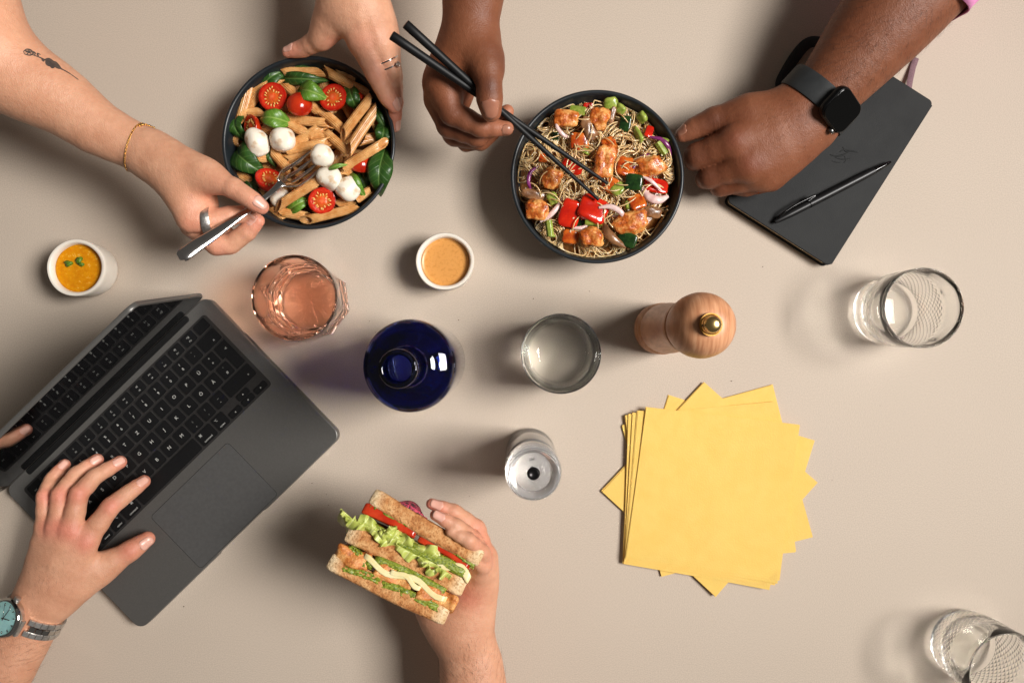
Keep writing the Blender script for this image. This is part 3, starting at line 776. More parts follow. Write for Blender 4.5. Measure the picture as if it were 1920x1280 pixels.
prof_i = [(R_*.262, 0.2485), (R_*.26, 0.225), (R_*.275, 0.200), (R_*.34, 0.190), (R_*.50, 0.1842), (R_*.70, 0.1818), (R_*.84, 0.1786), (R_*.92, 0.1720), (R_*.943, 0.163), (R_*.945, 0.15), (R_*.945, 0.05), (R_*.90, 0.040), (0, 0.0385), ]
lathe('blue_body', prof_o + prof_i + [(0, 0.0352)], BLUE, e, 128, sharp=50)

# --- wooden pepper mill
m, nt, N, L, B = nodes_of('beech_wood')
tc = N.new('ShaderNodeTexCoord'); mp = N.new('ShaderNodeMapping'); mp.inputs['Scale'].default_value = (14, 1.6, 1.6); mp.inputs['Rotation'].default_value = (0.2, 0.1, 1.45); L.new(tc.outputs['Object'], mp.inputs['Vector'])
wv = N.new('ShaderNodeTexNoise'); wv.inputs['Scale'].default_value = 26; wv.inputs['Detail'].default_value = 6; wv.inputs['Distortion'].default_value = 0.25; L.new(mp.outputs['Vector'], wv.inputs['Vector'])
rr = ramp(N, L, wv.outputs['Fac'], [(0.28, srgb(168, 112, 78)), (0.5, srgb(194, 138, 100)), (0.72, srgb(212, 160, 122))]); L.new(rr.outputs['Color'], B.inputs['Base Color'])
B.inputs['Roughness'].default_value = 0.42; B.inputs['Specular IOR Level'].default_value = 0.4; bump(N, L, wv.outputs['Fac'], B, 0.08, 0.0004)
WOOD = m
BRASS = pmat('brass', srgb(226, 190, 120), srgb(240, 208, 148), 80, 0.24, metal=1.0); BRASSD = pmat('brass_knurl', srgb(176, 128, 60), srgb(206, 156, 86), 200, 0.35, metal=1.0)
mc = P(1313, 610, 0.205); e = empty('pepper_mill', (mc.x, mc.y, 0)); tag(e, 'tall wooden pepper mill with round head and brass knob', 'pepper mill')
ST = lambda pr: [(r * .985, z * 1.09) for r, z in pr]
lathe('body', ST([(0, 0.0), (0.0255, 0.0), (0.0275, 0.001), (0.0280, 0.004), (0.0280, 0.017), (0.0270, 0.0185), (0.0256, 0.020), (0.0256, 0.022), (0.0276, 0.0235), (0.0280, 0.026), (0.0278, 0.029), (0.0258, 0.031), (0.0252, 0.033), (0.0262, 0.036), (0.0268, 0.044),
               (0.0262, 0.065), (0.0244, 0.090), (0.0228, 0.112), (0.0226, 0.126), (0.0238, 0.138), (0.0252, 0.146), (0.0256, 0.152), (0.0250, 0.1560), (0.0200, 0.1565), (0, 0.1565)]), WOOD, e, 96, sharp=60)
hd = lathe('head', ST([(0, 0.1572), (0.017, 0.1572), (0.0205, 0.158), (0.0220, 0.160), (0.0248, 0.166), (0.0272, 0.174), (0.0286, 0.184), (0.0288, 0.191), (0.0280, 0.199), (0.0258, 0.2070), (0.0222, 0.2130), (0.0175, 0.2172), (0.0125, 0.2192), (0.0095, 0.2198), (0, 0.2198)]), WOOD, e, 96, sharp=70)
kn = lathe('knob', ST([(0.006, 0.2190), (0.0085, 0.2196), (0.0085, 0.2240), (0.0075, 0.2250), (0.0070, 0.2262), (0.0075, 0.2268), (0.0073, 0.2295), (0.0060, 0.2318), (0.0036, 0.2330), (0, 0.2334)]), BRASS, e, 64, sharp=50)
lathe('knurled_ring', ST([(0.0072, 0.2202), (0.0093, 0.2202), (0.0094, 0.2238), (0.0072, 0.2238)]), BRASSD, e, 96, True, rfun=lambda t, i: 1 + (0.03 if i in (1, 2) and int(t / (2 * math.pi) * 96 + .5) % 2 else 0), smooth=False)

# --- clear acrylic salt mill
ACRF = glass_mat('acrylic_head', (1, 1, 1, 1), 0.05, 1.22)
ACR = glass_mat('clear_acrylic', (1, 1, 1, 1), 0.01, 1.20)
for mm_, tw_ in ((ACR, .86), (ACRF, .82)):          # slightly cloudy acrylic
    bb_ = mm_.node_tree.nodes['Principled BSDF']; bb_.inputs['Transmission Weight'].default_value = tw_; bb_.inputs['Base Color'].default_value = (.94, .93, .92, 1)
SALT = pmat('salt', srgb(226, 220, 212), srgb(244, 240, 235), 700, 0.6, 0.8, 900, 0.001, sss=0.2, srad=(1, 1, 1))
DARK = pmat('dark_steel', srgb(36, 35, 36), srgb(50, 48, 48), 60, 0.3, metal=0.8)
STEEL = pmat('steel', srgb(190, 188, 186), srgb(206, 204, 202), 120, 0.22, metal=1.0)
sc_ = P(1000, 886, 0.142); e = empty('salt_mill', (sc_.x, sc_.y, 0)); tag(e, 'short clear acrylic salt mill with dark centre, left of the napkins', 'salt mill')
lathe('body', [(0, 0.0), (0.0255, 0.0), (0.0272, 0.0015), (0.0275, 0.006), (0.0268, 0.014), (0.0250, 0.022), (0.0256, 0.028), (0.0268, 0.040), (0.0268, 0.070), (0.0258, 0.086), (0.0258, 0.098), (0.0240, 0.1), (0.0222, 0.099), (0.0218, 0.03), (0.018, 0.020), (0, 0.019)], ACR, e, 80, sharp=60)
lathe('salt_fill', [(0, 0.0205), (0.0175, 0.0215), (0.0210, 0.031), (0.0212, 0.094), (0.012, 0.0975), (0, 0.097)], SALT, e, 64)
lathe('head', [(0, 0.101), (0.0235, 0.101), (0.0252, 0.1025), (0.0262, 0.112), (0.0268, 0.128), (0.0266, 0.138), (0.0255, 0.1415), (0.0235, 0.1425), (0.0205, 0.1405), (0.0188, 0.136), (0.0180, 0.135), (0.0150, 0.137), (0.0130, 0.1415), (0.0100, 0.1432), (0.0070, 0.1430), (0, 0.1425)], ACRF, e, 96, sharp=70)
lathe('spindle', [(0, 0.024), (0.0016, 0.024), (0.0016, 0.1000), (0, 0.1000)], STEEL, e, 24)
lathe('cap_nut', [(0.0, 0.1435), (0.0060, 0.1435), (0.0062, 0.1465), (0.0055, 0.1485), (0.0044, 0.149), (0.0030, 0.1478), (0, 0.1475)], DARK, e, 48, sharp=50)
lathe('collar_ring', [(0.0195, 0.0995), (0.0215, 0.0995), (0.0215, 0.1008), (0.0195, 0.1008)], STEEL, e, 64, True)
# ------------------------------------------------------------------ notebook, pen, napkins
COVER = pmat('black_leatherette', srgb(18, 19, 20), srgb(28, 29, 29), 30, 0.64, 0.45, 1100, 0.0005, spec=0.35)
PAGES = pmat('cream_paper', srgb(214, 196, 160), srgb(226, 210, 178), 90, 0.8, 0.3, 500, 0.0004)
ELAST = pmat('elastic_band', srgb(24, 24, 25), srgb(34, 34, 35), 700, 0.7, 0.5, 900, 0.0005)
zt = 0.016
a_, b_, c_ = P(1362, 377, zt), P(1556, 500, zt), P(1726, 177, zt)
xa = (b_ - a_).normalized(); w_ = (b_ - a_).length; h_ = (c_ - b_).length; ya = Vector((-xa.y, xa.x, 0))
ang = math.atan2(xa.y, xa.x); cen = a_ + xa * w_ / 2 + ya * h_ / 2
e = empty('notebook', (cen.x, cen.y, 0), ang); tag(e, 'closed black notebook with elastic band lying under the watch arm', 'notebook')
ol = rounded_rect(w_, h_, 0.006, 6)
slab('front_cover', ol, 0.0138, zt, COVER, e, 0.0007)
slab('back_cover', ol, 0.0002, 0.0022, COVER, e, 0.0007)
for i in range(6):
    slab('page_block', rounded_rect(w_ - .004 - .0003 * (i % 2), h_ - .005 - .0004 * ((i * 7) % 3), 0.005, 4), 0.0023 + i * .0019, 0.0023 + i * .0019 + .00185, PAGES, e, 0.0)
slab('spine', [(w_/2 - .0022, -h_/2 + .004), (w_/2 + .0006, -h_/2 + .004), (w_/2 + .0006, h_/2 - .004), (w_/2 - .0022, h_/2 - .004)], 0.0005, 0.0156, COVER, e, 0.0004)
lp = [P(1500, 190, .012), P(1474, 176, .010), P(1464, 160, .008), P(1472, 138, .007), P(1496, 100, .008), P(1518, 80, .009), P(1546, 80, .012)]
o = tube('elastic_band', [Vector(x) for x in catmull([tuple(q) for q in lp], 6)], 0.0062, ELAST, None, 10, 0.25, (0, 0, 1)); o.parent = e; o.matrix_parent_inverse = e.matrix_basis.inverted()
RIB = pmat('mauve_ribbon', srgb(112, 84, 92), srgb(134, 104, 110), 900, 0.75, 0.5, 1200, 0.0004)
rp = [P(1704, 180, .010), P(1704, 166, .009), P(1707, 148, .006), P(1712, 126, .003), P(1718, 109, .0018)]
o = tube('ribbon', [p for p in rp], 0.0032, RIB, None, 8, 0.18); o.parent = e; o.matrix_parent_inverse = e.matrix_basis.inverted()
# blind stamp pressed into the cover: a winged mark
EMB = [([(1556, 290), (1568, 293), (1580, 291), (1590, 286)], 1.6), ([(1580, 276), (1586, 284), (1596, 283), (1608, 286)], 1.5), ([(1566, 296), (1580, 299), (1594, 297)], 1.0), ([(1583, 293), (1586, 300), (1582, 306)], 1.0), ([(1574, 285), (1582, 281), (1590, 281)], 1.0), ([(1560, 302), (1570, 305), (1578, 304)], .8)]
V, F = [], []
for pts, wd in EMB:
    pp = [P(q[0], q[1], zt + .0001) for q in catmull(pts, 5)]
    rad = [M(wd, zt) * (0.35 + 0.65 * math.sin(math.pi * (i + .5) / len(pp))) for i in range(len(pp))]
    v, f = tube_data(pp, rad, 6, True, 0.45, (0, 0, 1)); F += [tuple(i + len(V) for i in q) for q in f]; V += v
o = mesh_obj('embossed_mark', V, F, COVER, e); o.matrix_parent_inverse = e.matrix_basis.inverted()

# pen
PENB = pmat('pen_black_matt', srgb(18, 18, 19), srgb(26, 26, 27), 90, 0.38, spec=0.5)
PENG = pmat('pen_black_gloss', srgb(10, 10, 11), None, rough=0.08, spec=0.6)
z = zt + .0052; p0, p1 = P(1453, 416, z), P(1670, 304, z)
d = (p1 - p0); Lp = d.length; d.normalize()
e = empty('pen', (p0.x, p0.y, zt)); tag(e, 'black ballpoint pen with clip lying on the notebook', 'pen')
q = Matrix.Rotation(math.atan2(d.y, d.x), 4, 'Z')
e.rotation_euler = (0, 0, math.atan2(d.y, d.x))
def pen_part(name, prof, mt):
    V, F = lathe_data([(r, x) for x, r in prof], 32)
    V = [(v[2], v[0], v[1] + .0052) for v in V]
    o = mesh_obj(name, V, F, mt, e); b = bmesh.new(); b.from_mesh(o.data); bmesh.ops.recalc_face_normals(b, faces=b.faces[:]); b.to_mesh(o.data); b.free(); o.data.set_sharp_from_angle(angle=R(40)); return o
pen_part('barrel', [(0.30 * Lp, 0), (0.30 * Lp, 0.00430), (0.5 * Lp, 0.00447), (0.75 * Lp, 0.00421), (0.86 * Lp, 0.00370), (0.86 * Lp, 0)], PENB)
pen_part('cap', [(0.0, 0), (0.0, 0.00189), (0.004, 0.00292), (0.14 * Lp, 0.00387), (0.294 * Lp, 0.00430), (0.296 * Lp, 0)], PENB)
pen_part('nose_cone', [(0.862 * Lp, 0), (0.862 * Lp, 0.00361), (0.93 * Lp, 0.00275), (0.975 * Lp, 0.00206), (0.99 * Lp, 0.00172), (Lp, 0.00138), (Lp, 0)], PENG)
cl = [(0.004, 0.001, .0072), (0.012, .0046, .0090), (0.03, .0062, .0098), (0.05, .0055, .0102), (0.29 * Lp, .0035, .0096)]
o = tube('clip', [Vector(x) for x in catmull(cl, 6)], 0.0013, PENG, None, 8, 0.6, (0, 0, 1)); o.parent = e

# napkins: folded paper squares, each laid on the one below
m, nt, N, L, B = nodes_of('yellow_tissue')
n = noise_node(N, L, 60, 5); rr = ramp(N, L, n.outputs['Fac'], [(0.3, srgb(233, 191, 102)), (0.7, srgb(237, 197, 110))]); L.new(rr.outputs['Color'], B.inputs['Base Color'])
B.inputs['Roughness'].default_value = 0.85; B.inputs['Specular IOR Level'].default_value = 0.15; B.inputs['Subsurface Weight'].default_value = 0.1; B.inputs['Subsurface Scale'].default_value = 0.002
tc = N.new('ShaderNodeTexCoord'); vo = N.new('ShaderNodeTexVoronoi'); vo.inputs['Scale'].default_value = 620; L.new(tc.outputs['Object'], vo.inputs['Vector'])
b1 = bump(N, L, vo.outputs['Distance'], B, 0.25, 0.0005); n2 = noise_node(N, L, 14, 2); bump(N, L, n2.outputs['Fac'], B, 0.3, 0.006, b1)
NAP = m
def napkin(c4, z, label, layers=4, seed=0):
    """c4: photo corners in order; several plies with one folded edge"""
    rnd = random.Random(seed); pts = [P(x, y, z) for x, y in c4]; c = sum(pts, Vector()) / 4
    e = empty('napkin', (c.x, c.y, 0)); tag(e, label, 'napkin', 'yellow paper napkins in the fanned stack')
    for k in range(layers):
        n = 9; V, F = [], []
        jit = [Vector((rnd.uniform(-1, 1), rnd.uniform(-1, 1), 0)) * (0.0011 if k < layers - 1 else 0) for _ in range(4)]
        pk = [p + j for p, j in zip(pts, jit)]
        for sgn in (0, 1):
            for j in range(n):
                for i in range(n):
                    u, v = i / (n - 1), j / (n - 1)
                    q = (pk[0] * (1-u) + pk[1] * u) * (1-v) + (pk[3] * (1-u) + pk[2] * u) * v - c
                    edge = min(u, 1-u, v, 1-v)
                    wav = 0.0004 * math.sin(5 * u + seed + k) * math.sin(4 * v + 2 * seed) if k == layers - 1 and sgn else 0
                    zz = z + 0.00042 * k + (0.00034 if sgn else 0) - (0.00012 if edge < .01 and sgn else 0) + wav * .5
                    cu = max(0, u - .7) / .3 * max(0, (v - .7) if seed % 2 else (.3 - v)) / .3 * .0022 + max(0, .3 - u) / .3 * max(0, .3 - v) / .3 * (.0012 if seed == 8 else 0); V.append((q.x, q.y, zz + cu))
        for sgn in (0, 1):
            for j in range(n - 1):
                for i in range(n - 1):
                    o_ = sgn * n * n + j * n + i; f = (o_, o_ + 1, o_ + n + 1, o_ + n); F.append(f if not sgn else f[::-1])
        ring_ = [i for i in range(n)] + [j * n + n - 1 for j in range(1, n)] + [n * n - 1 - i for i in range(1, n)] + [j * n for j in range(n - 2, 0, -1)]
        for a, b in zip(ring_, ring_[1:] + ring_[:1]): F.append((a, b, b + n * n, a + n * n))
        o = mesh_obj('ply', V, F, NAP, e, True); o.data.set_sharp_from_angle(angle=R(40))
        bb = bmesh.new(); bb.from_mesh(o.data); bmesh.ops.recalc_face_normals(bb, faces=bb.faces[:]); bb.to_mesh(o.data); bb.free()
NAPS = [([(1254, 741), (1526, 825), (1440, 1100), (1168, 1016)], 'lowest yellow napkin, its corner showing at the upper left of the stack'),
        ([(1447, 722), (1522, 1004), (1240, 1080), (1166, 798)], 'yellow napkin whose corner points to the upper right of the stack'),
        ([(1320, 716), (1531, 904), (1340, 1116), (1129, 921)], 'yellow napkin turned like a diamond, corners pointing left and down'),
        ([(1172, 778), (1455, 752), (1492, 1033), (1206, 1062)], 'yellow napkin showing a thin left edge low in the stack'),
        ([(1178, 776), (1478, 812), (1441, 1103), (1169, 1056)], 'yellow napkin sticking out at the bottom under the top ones'),
        ([(1186, 774), (1488, 800), (1452, 1096), (1170, 1052)], 'third yellow napkin from the top of the stack'),
        ([(1196, 769), (1492, 796), (1456, 1092), (1172, 1048)], 'yellow napkin just below the top one'),
        ([(1211, 764), (1498, 796), (1461, 1087), (1174, 1044)], 'topmost yellow napkin, whole face showing')]
for i, (c4, lb) in enumerate(NAPS): napkin(c4, 0.0004 + 0.0013 * i, lb, 3, i + 1)
# ------------------------------------------------------------------ laptop
ALU = pmat('dark_aluminium', srgb(97, 95, 92), srgb(103, 101, 98), 900, 0.38, 0.10, 1500, 0.0003, metal=0.45, spec=0.5, rvar=0.10)
ALUD = pmat('trackpad_glass', srgb(82, 81, 80), srgb(87, 86, 85), 300, 0.42, metal=0.2, spec=0.5)
KEYM = pmat('key_plastic', srgb(15, 15, 16), srgb(20, 20, 21), 500, 0.42, 0.1, 900, 0.0003, spec=0.4)
WELL = pmat('keyboard_well', srgb(10, 10, 10), srgb(15, 15, 15), 300, 0.6, spec=0.3)
LEG = pmat('key_legend', srgb(175, 175, 170), None, rough=0.5)
m, nt, N, L, B = nodes_of('screen_glass'); B.inputs['Base Color'].default_value = (0.004, 0.004, 0.0045, 1); B.inputs['Roughness'].default_value = 0.03; B.inputs['Specular IOR Level'].default_value = 0.75; B.inputs['IOR'].default_value = 1.6
SCRN = m
LW, LD, LT = 0.3041, 0.2124, 0.0150
A1, B1, C1, D1 = (384, 558), (637, 816), (264, 1177), (12, 918)
z = LT; pc = sum((P(x, y, z) for x, y in (A1, B1, C1, D1)), Vector()) / 4
hx = (P(*A1, z) - P(*D1, z)) + (P(*B1, z) - P(*C1, z)); LA = math.atan2(hx.y, hx.x)
lap = empty('laptop', (pc.x, pc.y, 0), LA); tag(lap, 'dark grey laptop standing open, lid upright, hand on its keyboard', 'laptop')
# deck with the finger scoop in the front edge
ol = rounded_rect(LW, LD, 0.0105, 8)
k0 = max(range(len(ol)), key=lambda i: (ol[i][1] < 0) * (-ol[i][0]) * 1 if False else 0)
front = []
for i, p in enumerate(ol):
    front.append(p)
    q = ol[(i + 1) % len(ol)]
    if abs(p[1] + LD/2) < 1e-6 and abs(q[1] + LD/2) < 1e-6 and p[0] < 0 < q[0]:
        front += [(-0.036, -LD/2), (-0.0335, -LD/2 + .0012), (0.0335, -LD/2 + .0012), (0.036, -LD/2)]
slab('body', front, 0.0014, LT, ALU, lap, 0.0010, 2, 40)
for sx in (-1, 1):
    for sy in (-1, 1):
        lathe('rubber_foot', [(0, 0), (0.007, 0), (0.008, 0.0016), (0, 0.0016)], WELL, lap, 24, loc=(sx * .125, sy * .085, 0))
# keyboard well
KP = 0.01905; KW = 0.2745; KH = 0.1062; KX, KY = 0.0, 0.0395
TRAY = pmat('keyboard_tray', srgb(42, 40, 39), srgb(47, 45, 44), 300, 0.5, metal=0.2)
slab('keyboard_tray', rounded_rect(KW, KH, 0.004, 4), LT + .00005, LT + .00035, TRAY, lap, 0.0).location = (KX, KY, 0)
slab('trackpad', rounded_rect(0.1165, 0.0785, 0.004, 5), LT + .00005, LT + .00028, ALUD, lap, 0.0001).location = (0, -0.0645, 0)
slab('trackpad_gap', rounded_rect(0.1172, 0.0792, 0.0043, 5), LT - .0001, LT + .00012, WELL, lap, 0.0).location = (0, -0.0645, 0)
# hinge trough
slab('hinge_cover', rounded_rect(LW * .80, 0.0075, 0.003, 4), LT - .002, LT + .0006, WELL, lap, 0.0008).location = (0, LD/2 - .0042, 0)
def text_mesh(txt, size):
    cu = bpy.data.curves.new('t', 'FONT'); cu.body = txt; cu.size = size; cu.align_x = 'CENTER'; cu.align_y = 'CENTER'; cu.resolution_u = 3; cu.offset = size * 0.008
    o = bpy.data.objects.new('t', cu); COL.objects.link(o); dg = bpy.context.evaluated_depsgraph_get()
    me = bpy.data.meshes.new_from_object(o.evaluated_get(dg)); bpy.data.objects.remove(o); bpy.data.curves.remove(cu)
    me.materials.clear(); me.materials.append(LEG); return me
TXT = {}
def legend(key, txt, size, x, y, zt):
    k = (txt, size)
    if k not in TXT: TXT[k] = text_mesh(txt, size)
    if len(TXT[k].polygons) == 0: return
    o = obj_from(TXT[k], 'legend', key); o.location = (x, y, zt + .00012)
def poly_legend(key, pts, x, y, zt):
    o = mesh_obj('legend', [(a, b, 0) for a, b in pts], [tuple(range(len(pts)))], LEG, key, False); o.location = (x, y, zt + .00012)
KEYMESH = {}
def key(cx, cy, w, h, legs=(), outline=None):
    """legs: (text, size mm, dx mm, dy mm)"""
    kk = (round(w, 5), round(h, 5)) if outline is None else 'ret'
    if kk not in KEYMESH:
        bm = slab_bm(outline or rounded_rect(w, h, 0.0017, 3), LT + .0003, LT + .0017, 0.0003, 1); o = bm_obj('key', bm, KEYM, lap, True, 25); KEYMESH[kk] = o.data
        for p in o.data.polygons: p.use_smooth = False
    else: o = obj_from(KEYMESH[kk], 'key', lap)
    o.location = (cx, cy, 0)
    for t_, s_, dx, dy in legs: legend(o, t_, s_ / 1000, dx / 1000, dy / 1000, LT + .0017)
    return o
x0 = KX - KW/2 + .0022; rows_y = []; gap = 0.0024
yt = KY + KH/2 - .0022; fh = 0.0125; kh = 0.0155
def row(y, h, spec):
    tot = sum(s[0] for s in spec); usable = KW - .0044; x = x0
    for s in spec:
        w = s[0] / tot * usable; key(x + w/2, y, w - gap, h, s[1] if len(s) > 1 else ()); x += w
two = lambda a, b: [(b, 4.2, 0, -2.9), (a, 3.6, 0, 3.0)]
icons = ['*', '**', '::', '?', '(', 'C', '<<', '>I', '>>', '-', '<)', '<))']
fr = [(1.06, [('esc', 2.8, -1.5, -2)])] + [(1.0, [(ic, 3.0, 0, 1.8), ('F%d' % (i + 1), 2.2, 0, -3.0)]) for i, ic in enumerate(icons)] + [(1.0,)]
y = yt - fh/2; row(y, fh, fr)
y -= fh/2 + gap + kh/2
row(y, kh, [(1, two('°', '^'))] + [(1, two(a, b)) for a, b in zip('!"§$%&/()=?', '1234567890ß')] + [(1, two('`', '´')), (1.5, [('x', 3.6, 4, -3)])])
y1 = y - kh - gap; u = KW - .0044; un = u / 14.5
specs = [[(1.5, [('tab', 2.6, -3, -3)])] + [(1, [(c, 5.2, 0, 0)]) for c in 'QWERTZUIOPÜ'] + [(1, two('*', '+'))], [(1.75, [('caps', 2.6, -3, -3)])] + [(1, [(c, 5.2, 0, 0)]) for c in 'ASDFGHJKLÖÄ'] + [(.95, two("'", '#'))]]
x = x0
for s in specs[0]:
    w = s[0] * un; key(x + w/2, y1, w - gap, kh, s[1]); x += w
xr = x; y2 = y1 - kh - gap; x = x0
for s in specs[1]:
    w = s[0] * un; key(x + w/2, y2, w - gap, kh, s[1]); x += w
x_end = x0 + u - gap/2 
# return key, L-shaped
ya_, yb_ = y1 + kh/2, y2 - kh/2
cx = (xr + x_end) / 2; cy = (ya_ + yb_) / 2
L_ = [(xr + gap/2 - cx, ya_ - cy), (xr + gap/2 - cx, y1 - kh/2 - cy), (x + gap/2 - cx, y1 - kh/2 - cy), (x + gap/2 - cx, yb_ - cy), (x_end - cx, yb_ - cy), (x_end - cx, ya_ - cy)]
key(cx, cy, 0.0185, 0, [('<', 4.5, 3, 8)], L_)
y3 = y2 - kh - gap
x = x0
for s in [(1.25, [('^', 3.6, -3, -3)]), (1, two('>', '<'))] + [(1, [(c, 5.2, 0, 0)]) for c in 'YXCVBNM'] + [(1, two(';', ',')), (1, two(':', '.')), (1, two('_', '-')), (2.25, [('^', 4.0, 12, -3)])]:
    w = s[0] * un; key(x + w/2, y3, w - gap, kh, s[1]); x += w
y4 = y3 - kh - gap; x = x0
for s in [(1, [('fn', 2.8, 3, 3.5)]), (1, [('control', 2.5, 1, -4.4), ('^', 4, 3.5, 3.5)]), (1, [('option', 2.7, 1, -4.4), ('⌥', 3.6, 3.5, 3.5)]), (1.28, [('command', 2.9, 1, -4.4), ('⌘', 4.0, 5.5, 3.5)]), (4.9,), (1.28, [('command', 2.9, -1, -4.4), ('⌘', 4.0, -5.5, 3.5)]), (1, [('option', 2.7, -1, -4.4), ('⌥', 3.6, -3.5, 3.5)])]:
    w = s[0] * un; key(x + w/2, y4, w - gap, kh, s[1] if len(s) > 1 else ()); x += w
aw = (x0 + u - x) / 3; hh = (kh - .0008) / 2; tri = 0.0011
for i, (dy, rt) in enumerate([(-hh/2 - .0004, 90), (None, 0), (-hh/2 - .0004, -90)]):
    xc = x + aw * (i + .5)
    def arrow(k, rot): poly_legend(k, [(tri * math.cos(R(rot + 90 + a)), tri * math.sin(R(rot + 90 + a))) for a in (0, 120, 240)], 0, 0, LT + .0017)
    if dy is not None: arrow(key(xc, y4 + dy, aw - gap, hh), rt)
    else:
        arrow(key(xc, y4 + hh/2 + .0004, aw - gap, hh), 0); arrow(key(xc, y4 - hh/2 - .0004, aw - gap, hh), 180)
# lid, standing a little past upright towards the keys
lid_e = bpy.data.objects.new('lid', None); lid_e.empty_display_size = .02
ll = 0.2095; tilt = 7.5
def lidpt(o): o.parent = lap
ol = rounded_rect(LW, ll, 0.0105, 8)
lid = slab('lid', ol, 0.0, 0.0046, ALU, lap, 0.0010, 2, 40)
# local lid frame: x along hinge, y up the lid, z towards the back
rot = Matrix.Rotation(R(90 + tilt), 4, 'X')
off = Vector((0, LD/2 - .0005, LT + .0010))
lid.matrix_local = Matrix.Translation(off) @ rot @ Matrix.Translation((0, ll/2, -0.0046))
sc2 = slab('screen', rounded_rect(LW - .004, ll - .004, 0.009, 8), 0.0046, 0.0049, SCRN, lid, 0.0)
# ------------------------------------------------------------------ fork, chopsticks, watches, jewellery
CHROME = pmat('polished_steel', srgb(196, 192, 188), srgb(206, 203, 200), 60, 0.15, metal=1.0)
SILVER = pmat('engraved_silver', srgb(190, 186, 180), srgb(226, 222, 216), 420, 0.4, 0.6, 500, 0.0006, metal=1.0)
GOLD = pmat('gold', srgb(214, 164, 84), srgb(232, 186, 108), 300, 0.22, metal=1.0)
# fork: swept strap with a bowl and four tines
e0 = P(338, 482, .140); f_pts = [(335, 484, 141, 2), (336.5, 483, 141, 7), (340, 480, 140, 11.5), (347, 476, 139, 13.5), (365, 463, 135, 13), (400, 440, 127, 10.5), (440, 412, 117, 7.5), (470, 391, 110, 5.5), (500, 368, 101, 5.2), (520, 350, 93, 6.0), (530, 342, 89, 10)]
c_ = catmull(f_pts, 6)
fork = empty('fork', (P(435, 415, .115).x, P(435, 415, .115).y, 0.0)); tag(fork, 'steel fork held over the pasta bowl with mozzarella on its tines', 'fork')
inv = Matrix.Translation(fork.location).inverted()
pp = [P(q[0], q[1], q[2] / 1000) for q in c_]; rad = [M(q[3], q[2] / 1000) for q in c_]
V, F = tube_data(pp, rad, 32, True, 0.36, (0, 0, 1))
o = mesh_obj('handle', [inv @ Vector(v) for v in V], F, CHROME, fork)
b = bmesh.new(); b.from_mesh(o.data); bmesh.ops.recalc_face_normals(b, faces=b.faces[:]); b.to_mesh(o.data); b.free()
# head
d = Vector((P(598, 294, .06) - P(530, 342, .089)).normalized()); up = Vector((0, 0, 1)); sd = d.cross(up).normalized(); nn = sd.cross(d).normalized()
hp = P(526, 345, .0905); Lh = 0.062
bm = bmesh.new()
def head_pt(u, v):        # u along 0..1, v across -1..1, local width
    w = 0.0125 * min(1, 0.42 + 2.6 * u) if u < .25 else 0.0125 - 0.0012 * (u - .25)
    return hp + d * (Lh * u) + sd * (w * v) - nn * (0.007 * math.sin(math.pi * min(u, 1)) ) + nn * (0.0022 * v * v)
gr = [[bm.verts.new(head_pt(i / 24 * .42, -1 + 2 * j / 14)) for j in range(15)] for i in range(11)]
for a, c2 in zip(gr, gr[1:]):
    for j in range(14): bm.faces.new((a[j], a[j+1], c2[j+1], c2[j]))
for t4 in range(4):
    js = [t4 * 4, t4 * 4 + 1, t4 * 4 + 2]; v0 = -1 + 2 * js[0] / 14; v1 = -1 + 2 * js[2] / 14; prev = [gr[-1][j] for j in js]
    for i in range(1, 12):
        u = 10 / 24 * .42 + (1 - 10 / 24 * .42) * i / 11; sh = 1 - 0.55 * max(0, (i - 6) / 5); mid = (v0 + v1) / 2
        cur = [bm.verts.new(head_pt(u, mid + (vv - mid) * sh)) for vv in (v0, mid, v1)]
        for j in range(2): bm.faces.new((prev[j], prev[j+1], cur[j+1], cur[j]))
        prev = cur
for v in bm.verts: v.co = inv @ v.co
o = bm_obj('tines', bm, CHROME, fork); s = o.modifiers.new('t', 'SOLIDIFY'); s.thickness = 0.0021; s.offset = 0
bv = o.modifiers.new('b', 'BEVEL'); bv.width = 0.0005; bv.segments = 2; bv.limit_method = 'ANGLE'

LACQ = pmat('black_lacquer', srgb(12, 12, 13), srgb(17, 17, 18), 60, 0.5, spec=0.35)
for (a, b_, lb) in [((735, 67, 176), (1139, 344, 76), 'black chopstick whose thick end lies lower at the hand, tip to the right'), ((761, 46, 178), (1122, 374, 74), 'black chopstick whose thick end lies higher, tip nearer the red pepper')]:
    p0, p1 = P(a[0], a[1], a[2] / 1000), P(b_[0], b_[1], b_[2] / 1000); n = 14
    pts = [p0.lerp(p1, i / n) for i in range(n + 1)]; rad = [0.0043 - 0.0026 * (i / n) ** 1.1 for i in range(n + 1)]
    pts.insert(0, p0.lerp(p1, -.002)); rad.insert(0, 0.0038)
    o = tube('chopstick', pts, rad, LACQ, None, 18); tag(o, lb, 'chopstick', 'chopsticks in the hand over the noodle bowl')

